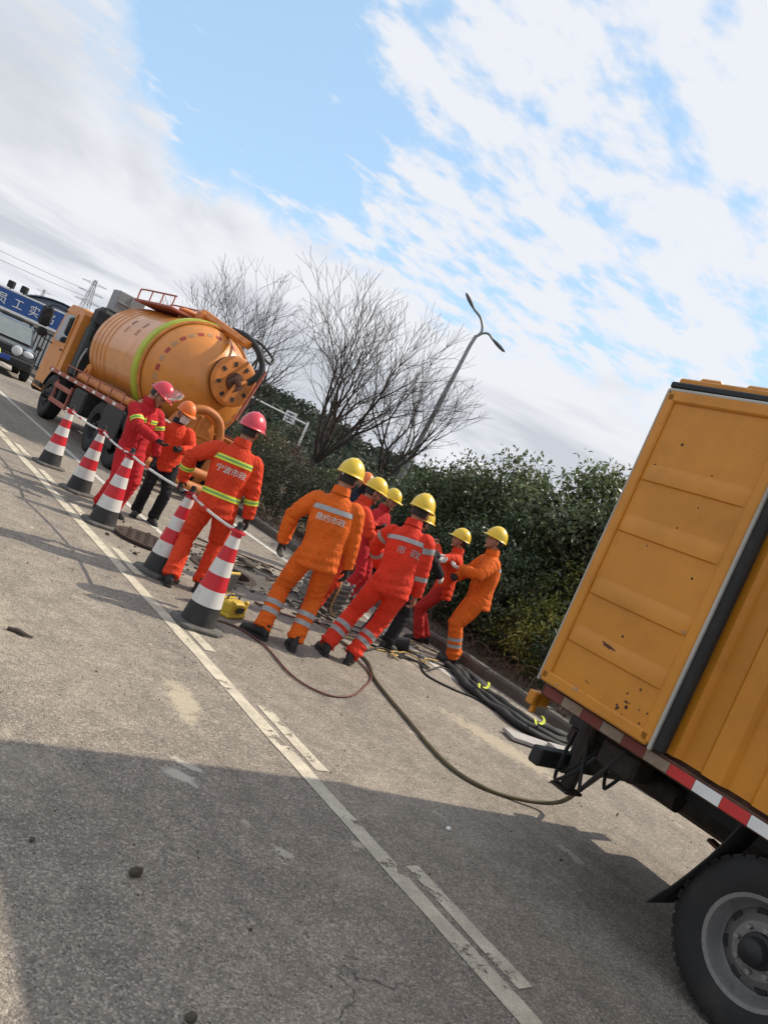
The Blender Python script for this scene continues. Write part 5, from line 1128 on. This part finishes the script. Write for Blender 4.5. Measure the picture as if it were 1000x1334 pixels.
for i, (x, y, lab) in enumerate(((6.58,5.28,'lime yellow tie round the pipe bundle near the orange suit'),(6.66,4.52,'lime yellow tie round the pipe bundle near the truck'))):
    mb = MB(); mb.loft([[V((x-.26+.52*t, y-.13+.30*t+.04*math.sin(t*9)+dy, .125+.02*math.sin(t*12)+dz)) for dy, dz in ((-.018,0),(.018,.004))] for t in [k/12 for k in range(13)]], caps=False, closed=False); tag(mb.build('cable_tie', m_tie, None, fix=False), lab, 'tie', 'ties round the pipes')
m_board = mat('grey_board', (.36,.34,.32), .8, var=.2, vs=8, dirt=.5, dcol=(.10,.09,.08), ds=4)
for i, (x, y, z, a, lab) in enumerate(((6.35,4.10,.012,.35,'weathered grey board lying flat behind the truck tail'),(6.75,3.92,.050,.18,'grey board resting on another board behind the truck'))):
    mb = MB(); mb.box((0,0,.018), (1.0,.22,.035), .004); tag(mb.build('board', m_board, None, loc=(x,y,z), rot=(0,0,-a)), lab, 'board', 'boards behind the truck')

# ------------------------------------------------------------------ small things round the manhole
m_yel = mat('yellow_plastic', (.56,.38,.025), .45, var=.12, dirt=.45, dcol=(.14,.10,.03), ds=9)
bx = thing('tool_case', 'small yellow equipment case with a black screen lid behind the nearest cone', 'tool case', (3.66,5.98,0), .5)
mb = MB(); mb.box((0,0,.085), (.27,.20,.12), .02); mb.box((0,0,.020), (.29,.22,.04), .012); mb.build('case', m_yel, bx)
for x in (-.11,.11):
    for y in (-.085,.085): mb = MB(); mb.box((x,y,.09), (.05,.04,.16), .012); mb.build('corner_guard', m_yel, bx)
mb = MB(); mb.box((0,-.115,.085), (.12,.012,.05), .004); mb.build('latch', m_dark, bx)
mb = MB(); mb.box((-.02,.10,.27), (.21,.025,.22), .010, Matrix.Rotation(.12,3,'X')); lid = mb.build('lid', m_yel, bx); mb = MB(); mb.box((-.02,.083,.27), (.17,.006,.18), .003, Matrix.Rotation(.12,3,'X')); mb.build('screen', m_glass, lid)
mb = MB(); mb.tube(spline([(-.1,0,.15),(-.08,0,.185),(.08,0,.185),(.1,0,.15)],5), .009, 7); mb.build('handle', m_dark, bx, 60)
co = thing('wire_coil', 'grey coil of cable with a pale rope over it between the orange and scarlet suits', 'coil', (5.72,7.45,0))
mb = MB(); rr = random.Random(2); pts = []
for k in range(16*16): a = 2*math.pi*k/16; lay = k//16; r_ = .30-.035*(lay % 3)+rr.uniform(-.008,.008); pts.append(V((math.cos(a)*r_, math.sin(a)*r_, .02+.022*k/16+rr.uniform(-.004,.004))))
mb.tube(pts, .016, 6); mb.build('winding', mat('grey_cable', (.17,.165,.15), .7, dirt=.5), co, 60)
mb = MB(); mb.tube(spline([(-.1,-.5,.01),(-.08,-.33,.06),(-.06,-.30,.36),(.04,-.1,.42),(.2,.0,.42),(.05,.12,.42),(-.2,.2,.41)],8), .011, 7); mb.build('rope', m_rope, co, 60)
bk = thing('bucket', 'small black bucket tipped over among the cables at the kerb', 'bucket', (6.08,6.25,.085), .6); bk.rotation_euler = (R(78),0,.9)
mb = MB(); mb.lathe([(.001,-.10),(.070,-.10),(.085,.09),(.092,.095),(.092,.10),(.080,.10),(.066,-.09),(.001,-.09)], n=24); mb.build('shell', m_cb, bk, 40); mb = MB(); mb.tube([(.09*math.cos(t),.09*math.sin(t)*.3,.10+.09*math.sin(t)) for t in [math.pi*k/10 for k in range(11)]], .004, 5); mb.build('handle', m_steel, bk, 60)
# clods of wet soil, sticks and crumbs
m_clod = mat('wet_clod', (.050,.038,.028), .8, var=.4, vs=14, bump=.6, bs=40)
rr = random.Random(9); CL = 'clods of wet mud round the manhole'
mb = MB()
for k in range(260):
    a = rr.uniform(0, 6.28); d = .42+abs(rr.gauss(0,.38)); x, y = 4.75+math.cos(a)*d*1.5, 7.85+math.sin(a)*d*.9
    if math.hypot(x-HOLE[0], y-HOLE[1]) < .42: continue
    s = rr.uniform(.006,.024); mb.ell((x,y,s*.35), (s*rr.uniform(.7,1.5), s*rr.uniform(.7,1.4), s*rr.uniform(.4,.9)), 7, 5, Matrix.Rotation(rr.uniform(0,3),3,'Z'))
tag(mb.build('mud_crumbs', m_clod, None, 60, fix=False), 'crumbs of wet mud strewn round the open manhole', 'mud', kind='stuff')
for i, (x, y, s) in enumerate(((5.25,8.62,.16),(5.45,8.45,.12),(5.05,8.35,.14),(5.62,8.75,.10),(4.95,7.15,.11),(5.75,8.30,.13))):
    me = MB(); me.ell((0,0,s*.05), (s,s*.6,s*.26), 16, 9); ob = me.build('mud_clod', m_clod, None, 60, loc=(x,y,0), rot=(0,0,i*1.3))
    for v in ob.data.vertices: v.co *= 1+.55*noise.noise(V(v.co)*14+V((i*3,0,0)))+.2*noise.noise(V(v.co)*45)
    tag(ob, ('largest dark lump of mud beyond the manhole','lump of mud beside the largest one beyond the manhole','dark mud lump nearest the manhole rim, on its far side','small mud lump farthest beyond the manhole','mud lump on the near right side of the manhole','mud lump close to the far cables')[i], 'mud', CL)
m_stick = mat('wet_stick', (.085,.06,.042), .85, var=.3)
for i, (x, y, a, L_, lab) in enumerate(((4.9,8.75,.2,.9,'long brown stick lying farthest beyond the manhole'),(5.2,8.9,-.35,1.1,'longest brown stick beyond the manhole'),(5.45,8.05,.5,.7,'brown stick lying right of the manhole'),(4.40,6.52,-.6,.28,'short dark stick beside the orange trouser leg'),(4.75,8.45,.9,.55,'brown stick crossing the others behind the manhole'))):
    mb = MB(); mb.tube([V((-L_/2+L_*k/6, rr.uniform(-.03,.03), .02+rr.uniform(0,.02))) for k in range(7)], [.016-.0015*k for k in range(7)], 7); tag(mb.build('stick', m_stick, None, 60, loc=(x,y,0), rot=(0,0,a)), lab, 'stick', 'sticks round the manhole')
m_stone = mat('brown_stone', (.075,.06,.042), .85, var=.3, vs=30, bump=.5, bs=80)
for i, (x, y, s, m, lab) in enumerate(((1.49,2.29,.028,m_stone,'brown pebble lying on the shaded asphalt in the foreground'),(1.16,2.48,.012,m_stone,'tiny dark pebble left of the brown pebble'),(1.44,1.64,.020,m_stone,'dark pebble at the bottom edge of the road'),(3.57,2.69,.016,m_white,'small white scrap of litter on the shaded road'))):
    me = MB(); me.ell((0,0,s*.6), (s,s*.75,s*.7), 12, 8); ob = me.build('pebble' if m is m_stone else 'litter', m, None, 60, loc=(x,y,0), rot=(0,0,i))
    for v in ob.data.vertices: v.co *= 1+.35*noise.noise(V(v.co)*40+V((i*3,0,0)))
    tag(ob, lab, 'pebble' if m is m_stone else 'litter', 'pebbles on the road' if m is m_stone else None)
mb = MB(); mb.tube([V((0,0,.01)),V((.06,.01,.012)),V((.10,-.01,.015)),V((.15,.0,.01))], [.012,.016,.012,.005], 7); tag(mb.build('clod', m_clod, None, 60, loc=(1.44,4.50,0), rot=(0,0,-.5)), 'thin dark strip of mud on the sunlit road at left', 'mud')
mb = MB(); rr = random.Random(31)
for _ in range(900):
    x, y = rr.uniform(.6,7), rr.uniform(1.2,10); s = rr.uniform(.002,.006)*(1 if rr.random() < .93 else 2); mb.ell((x,y,s*.5), (s,s*.8,s*.7), 5, 4)
tag(mb.build('grit', m_stone, None, fix=False), 'fine loose grit scattered across the asphalt', 'grit', kind='stuff')

# ------------------------------------------------------------------ street lamp, gantry sign
m_galv = mat('galvanised', (.26,.27,.265), .5, .5, var=.15, dirt=.3)
lp = thing('street_lamp', 'tall grey street lamp with two curved arms above the bare trees', 'street lamp', (15.72,19.44,.3))
mb = MB(); mb.tube([(0,0,-.2),(.04,-.03,1.2),(.32,-.25,6.65),(.36,-.29,7.0)], [.115,.105,.062,.058], 14); mb.lathe([(.20,0),(.20,.05),(.13,.10),(.125,.5)], n=16); mb.build('pole', m_galv, lp, 50)
m_lamp = mat('lamp_grey', (.09,.095,.095), .5, .2)
def lamp_head(p, d):
    mb = MB(); p = V(p); d = V(d).normalized(); n = 14; prof = [(0,.03,.03),(.05,.04,.03),(.18,.058,.042),(.36,.064,.045),(.50,.048,.032),(.58,.018,.012)]
    a = d.orthogonal().normalized(); side = V((.776,-.631,0)); side = (side-d*side.dot(d)); side = side.normalized() if side.length > .2 else V((.63,.776,0)); up = d.cross(side)
    mb.loft([[p+d*s+side*w*math.cos(2*math.pi*k/n)+up*h*math.sin(2*math.pi*k/n) for k in range(n)] for s, w, h in prof]); return mb
o = V((.36,-.29,6.95)); rx = V((.776,-.631,0))
mb = MB(); A = spline([o, o+rx*.10+V((0,0,.28)), o+rx*-.10+V((0,0,.62)), o+rx*-.42+V((0,0,.80))], 7); mb.tube(A, .042, 10); am = mb.build('lamp_arm', m_galv, lp, 50); lamp_head(A[-1], V(rx)*-.75+V((0,0,.62))).build('lamp_head', m_lamp, am, 50)
mb = MB(); A = spline([o, o+rx*.16+V((0,0,.20)), o+rx*.34+V((0,0,.26)), o+rx*.52+V((0,0,.16))], 7); mb.tube(A, .038, 10); am = mb.build('lamp_arm', m_galv, lp, 50); lamp_head(A[-1], V(rx)*.92+V((0,0,-.38))).build('lamp_head', m_lamp, am, 50)
gs = thing('gantry_sign', 'white cantilever pole with a small white sign far behind the hedge', 'sign', (26.2,43.15,0))
mb = MB(); mb.tube([(0,0,0),(0,0,3.45)], [.09,.07], 10); mb.build('post', m_white, gs, 50); mb = MB(); mb.tube([(0,0,3.25),(-3.3,2.68,3.45)], .05, 8); mb.build('arm', m_white, gs, 50)
rot = Matrix.Rotation(R(-39.1), 3, 'Z'); mb = MB(); mb.box((-.95,.77,3.25), (.75,.04,.75), .005, rot); pnl = mb.build('panel', m_white, gs); mb = MB()
for k in range(3): mb.box(V((-.95,.77,3.05+.2*k))+rot @ V((0,-.024,0)), (.5,.006,.07), .001, rot)
mb.box(V((-.95,.77,3.25))+rot @ V((0,-.024,0)), (.07,.008,.55), .001, rot)
mb.build('symbol', m_dark, pnl)
for i, (x, y, lab) in enumerate(((17.6,21.2,'thin grey pole beside the street lamp foot'),(16.4,21.6,'slim pale pole left of the street lamp, behind the helmets'))):
    mb = MB(); mb.tube([(0,0,0),(.10,-.08,2.3)], [.05,.04], 8); tag(mb.build('post', m_galv, None, 60, loc=(x,y,.2)), lab, 'post', 'thin posts by the lamp')

# ------------------------------------------------------------------ gatehouse, shed, car, pylons in the distance
m_wallw = mat('white_wall', (.52,.52,.51), .85, var=.08, dirt=.3, dcol=(.3,.29,.27)); m_blue = mat('sign_blue', (.015,.075,.27), .5, var=.08); m_bgrey = mat('blue_grey_roof', (.12,.16,.22), .6)
gh = thing('gatehouse', 'low white gatehouse with a blue lettered sign band behind the car', 'building', (7.95,38.65,0), R(-39.1))
mb = MB(); mb.box((0,3.0,1.15), (15,5.6,2.3), .02); mb.build('wall', m_wallw, gh)
mb = MB(); mb.box((0,.12,2.0), (15.2,.5,.12), .01); mb.build('eaves', m_white, gh)
mb = MB(); mb.box((0,0,2.46), (14.6,.12,.80), .01); sg = mb.build('sign_band', m_blue, gh)
mb = MB(); mb.box((0,.02,2.90), (14.7,.16,.07), .01); mb.build('coping', m_white, gh)
for k, ch in enumerate('员工实名制通道'):
    cu = bpy.data.curves.new('t', 'FONT'); cu.body = ch; cu.align_x = 'CENTER'; cu.align_y = 'CENTER'; cu.size = .52; cu.extrude = .012
    ob = bpy.data.objects.new('t', cu); COL.objects.link(ob); me = evaluated(ob); bpy.data.objects.remove(ob); me.materials.append(m_white)
    link('lettering', me, sg, (-1.62+.80*k, -.075, 2.40), (R(90),0,0))
for x in (-1.5,-.85):
    mb = MB(); mb.box((x,0,3.14), (.30,.24,.34), .04); mb.tube([(x,.05,2.9),(x,.05,3.05)], .03, 6); mb.build('floodlight', m_dark, gh)
for x in (-3.4,-2.6,3.2,4.6):
    mb = MB(); mb.box((x,.19,1.25), (.9,.05,1.1), .01); wn = mb.build('window', m_glass, gh); mb = MB(); mb.box((x,.165,1.25), (.04,.03,1.1), .004); mb.box((x,.165,1.82),(1.0,.05,.06),.004); mb.box((x,.165,.68),(1.0,.08,.06),.004); mb.build('frame', m_white, wn)
mb = MB(); mb.box((-1.0,.19,1.0), (1.0,.05,1.95), .01); dr = mb.build('door', m_bgrey, gh); mb = MB(); mb.box((-.62,.155,1.0), (.04,.03,.2), .004); mb.build('handle', m_dark, dr)
ft = thing('barred_gate', 'black barred gate standing in front of the white gatehouse', 'gate', (8.35,36.9,0), R(-39.1))
for k in range(9): mb = MB(); mb.box((-.72+.18*k,0,.95), (.05,.05,1.7), .006); mb.build('bar', m_dark, ft)
for z in (.2,1.75): mb = MB(); mb.box((0,0,z), (1.7,.06,.08), .006); mb.build('rail', m_dark, ft)
sd = thing('arched_shed', 'blue-grey shed with a round arched roof, far behind the tanker cab', 'building', (15.2,65.6,0), R(-39.1))
mb = MB(); prof = [(-4,0),(-4,2.6)]+[(-4*math.cos(t), 2.6+1.8*math.sin(t)) for t in [math.pi*k/14 for k in range(1,14)]]+[(4,2.6),(4,0)]; mb.loft([[(x,y,z) for x,z in prof] for y in (0,12)]); mb.build('wall', m_bgrey, sd, 40)
mb = MB(); prof = [(-4.15*math.cos(t), 2.6+1.95*math.sin(t)) for t in [math.pi*k/14 for k in range(15)]]; mb.loft([[(x,y,z) for x,z in prof+[(q*.965,2.6+(w-2.6)*.965) for q,w in reversed(prof)]] for y in (-.3,12.3)]); mb.build('roof', m_bgrey, sd, 40)
mb = MB(); mb.box((0,-.03,1.3), (2.6,.06,2.6), .01); mb.build('door', m_dark, sd)

m_carp = mat('black_car_paint', (.020,.021,.024), .22, coat=.6, dirt=.25, dcol=(.12,.11,.10)); m_chrome = mat('chrome', (.5,.5,.5), .2, .9); m_lampw = mat('head_lamp', (.55,.56,.58), .15)
cr = thing('parked_car', 'dark off-road car facing the camera in front of the gatehouse', 'car', (5.25,28.4,0), R(-6))
sec = [(-2.05,.86,.42,.80),(-1.98,.92,.36,.98),(-1.5,.94,.36,1.04),(-.85,.95,.36,1.08),(-.2,.95,.36,1.10),(1.6,.95,.36,1.12),(2.2,.93,.38,1.08),(2.35,.88,.45,1.0)]
mb = MB(); mb.loft([[(-w,y,z0),(-w*1.0,y,(z0+z1)/2),(-w*.96,y,z1-.06),(-w*.86,y,z1),(w*.86,y,z1),(w*.96,y,z1-.06),(w,y,(z0+z1)/2),(w,y,z0)] for y,w,z0,z1 in sec]); mb.build('body', m_carp, cr, 35)
mb = MB(); cs = [(-.72,.84,1.06,1.10),(-.05,.74,1.06,1.66),(.3,.73,1.06,1.73),(1.6,.72,1.06,1.73),(2.2,.76,1.06,1.60),(2.32,.84,1.06,1.12)]
mb.loft([[(-.86,y,z0),(-w,y,z1),(w,y,z1),(.86,y,z0)] for y,w,z0,z1 in cs]); mb.build('cabin', m_carp, cr, 35)
mb = MB(); mb.loft([[(-w,y,z),(w,y,z)] for y,w,z in ((-.70,.76,1.125),(-.38,.72,1.41),(-.09,.68,1.66))], caps=False, closed=False); ws_ = mb.build('windscreen', mat('pale_glass', (.16,.18,.18), .08, spec=.9), cr, fix=False)
ws_.location = (0,-.03,.012)
for s in (-1,1):
    mb = MB(); mb.loft([[(s*(.872-.0),y0,1.13),(s*.765,y1,1.62),(s*.765,y2,1.62),(s*.872,y3,1.13)] for y0,y1,y2,y3 in ((-.45,.12,.75,.75),)]+[[(s*.86,-.45,1.13),(s*.75,.12,1.62),(s*.75,.75,1.62),(s*.86,.75,1.13)]]); mb.build('side_window', m_glass, cr)
    mb = MB(); mb.ell((s*.66,-2.02,.86), (.17,.06,.11), 14, 8); mb.build('headlight', m_lampw, cr, 60)
    mb = MB(); mb.box((s*1.05,-.55,1.16), (.20,.12,.16), .04); mb.build('mirror', m_carp, cr)
    mb = MB(); mb.tube([(s*.66,.0,1.78),(s*.66,1.8,1.80)], .025, 8); mb.build('roof_rail', m_dark, cr, 50)
    for y in (-1.32,1.45): wheel(cr, (s*.86,y,.37), .37, .24, s, .22, m_rim, .03, holes=6, hub=False)
mb = MB(); mb.box((0,-2.06,.84), (1.0,.05,.20), .02); mb.build('grille', m_dark, cr); mb = MB(); mb.box((0,-2.11,.52), (1.8,.20,.26), .05); mb.build('bumper', m_dark, cr)
mb = MB(); mb.box((0,-2.225,.56), (.44,.02,.14), .004); mb.build('number_plate', mat('plate_blue', (.02,.06,.30), .5), cr)
mb = MB(); mb.ell((.32,-2.10,.86), (.16,.05,.16), 14, 8); mb.build('round_lamp_cover', m_lampw, cr, 60)
mb = MB(); mb.box((0,.1,1.80), (1.35,.10,.06), .02); mb.build('roof_bar', m_dark, cr)

def pylon(loc, h, label):
    p = thing('pylon', label, 'pylon', loc, R(-39.1), 'power line pylons'); mb = MB(); w = h*.10; t_ = h*.0024
    lv = [0,.2,.38,.54,.68,.80,.90,1.0]; ww = [w*(1-.86*q) for q in lv]
    for k in range(len(lv)-1):
        a, b = lv[k]*h, lv[k+1]*h; c0 = [(-ww[k],-ww[k],a),(ww[k],-ww[k],a),(ww[k],ww[k],a),(-ww[k],ww[k],a)]; c1 = [(-ww[k+1],-ww[k+1],b),(ww[k+1],-ww[k+1],b),(ww[k+1],ww[k+1],b),(-ww[k+1],ww[k+1],b)]
        for i in range(4): j = (i+1)%4; mb.tube([c0[i],c1[i]], t_*1.4, 4); mb.tube([c0[i],c1[j]], t_*.8, 3); mb.tube([c0[j],c1[i]], t_*.8, 3); mb.tube([c1[i],c1[j]], t_*.8, 3)
    mb.build('tower', m_galv, p)
    for f in (.70,.82,.94):
        mb = MB(); z = h*f
        for s in (-1,1):
            mb.tube([(0,-.2,z),(s*h*.17,0,z+h*.012)], t_, 4); mb.tube([(0,.2,z+h*.035),(s*h*.17,0,z+h*.012)], t_, 4)
            for q in (.3,.6): mb.tube([(s*h*.17*q,0,z+h*.005),(s*h*.17*(q+.2),0,z+h*.028*(1-q))], t_*.7, 3)
        mb.build('cross_arm', m_galv, p)
    return p
pylon((37.9,149.6,0), 14.5, 'lattice power pylon showing above the tanker cab'); pylon((49.9,243,0), 13.5, 'small distant lattice pylon above the blue sign')
for i, (a, b) in enumerate(((( -20,92,9.2),(37.0,149.6,12.2)),((-20,92,8.0),(37.0,149.6,11.0)))):
    a, b = V(a), V(b); mb = MB(); mb.tube([lerp(a,b,t/12)+V((0,0,-1.0*4*(t/12)*(1-t/12))) for t in range(13)], .028, 4); tag(mb.build('power_line', m_dark, None), ('upper','lower')[i]+' thin power line crossing the sky at far left', 'power line', 'power lines at far left')
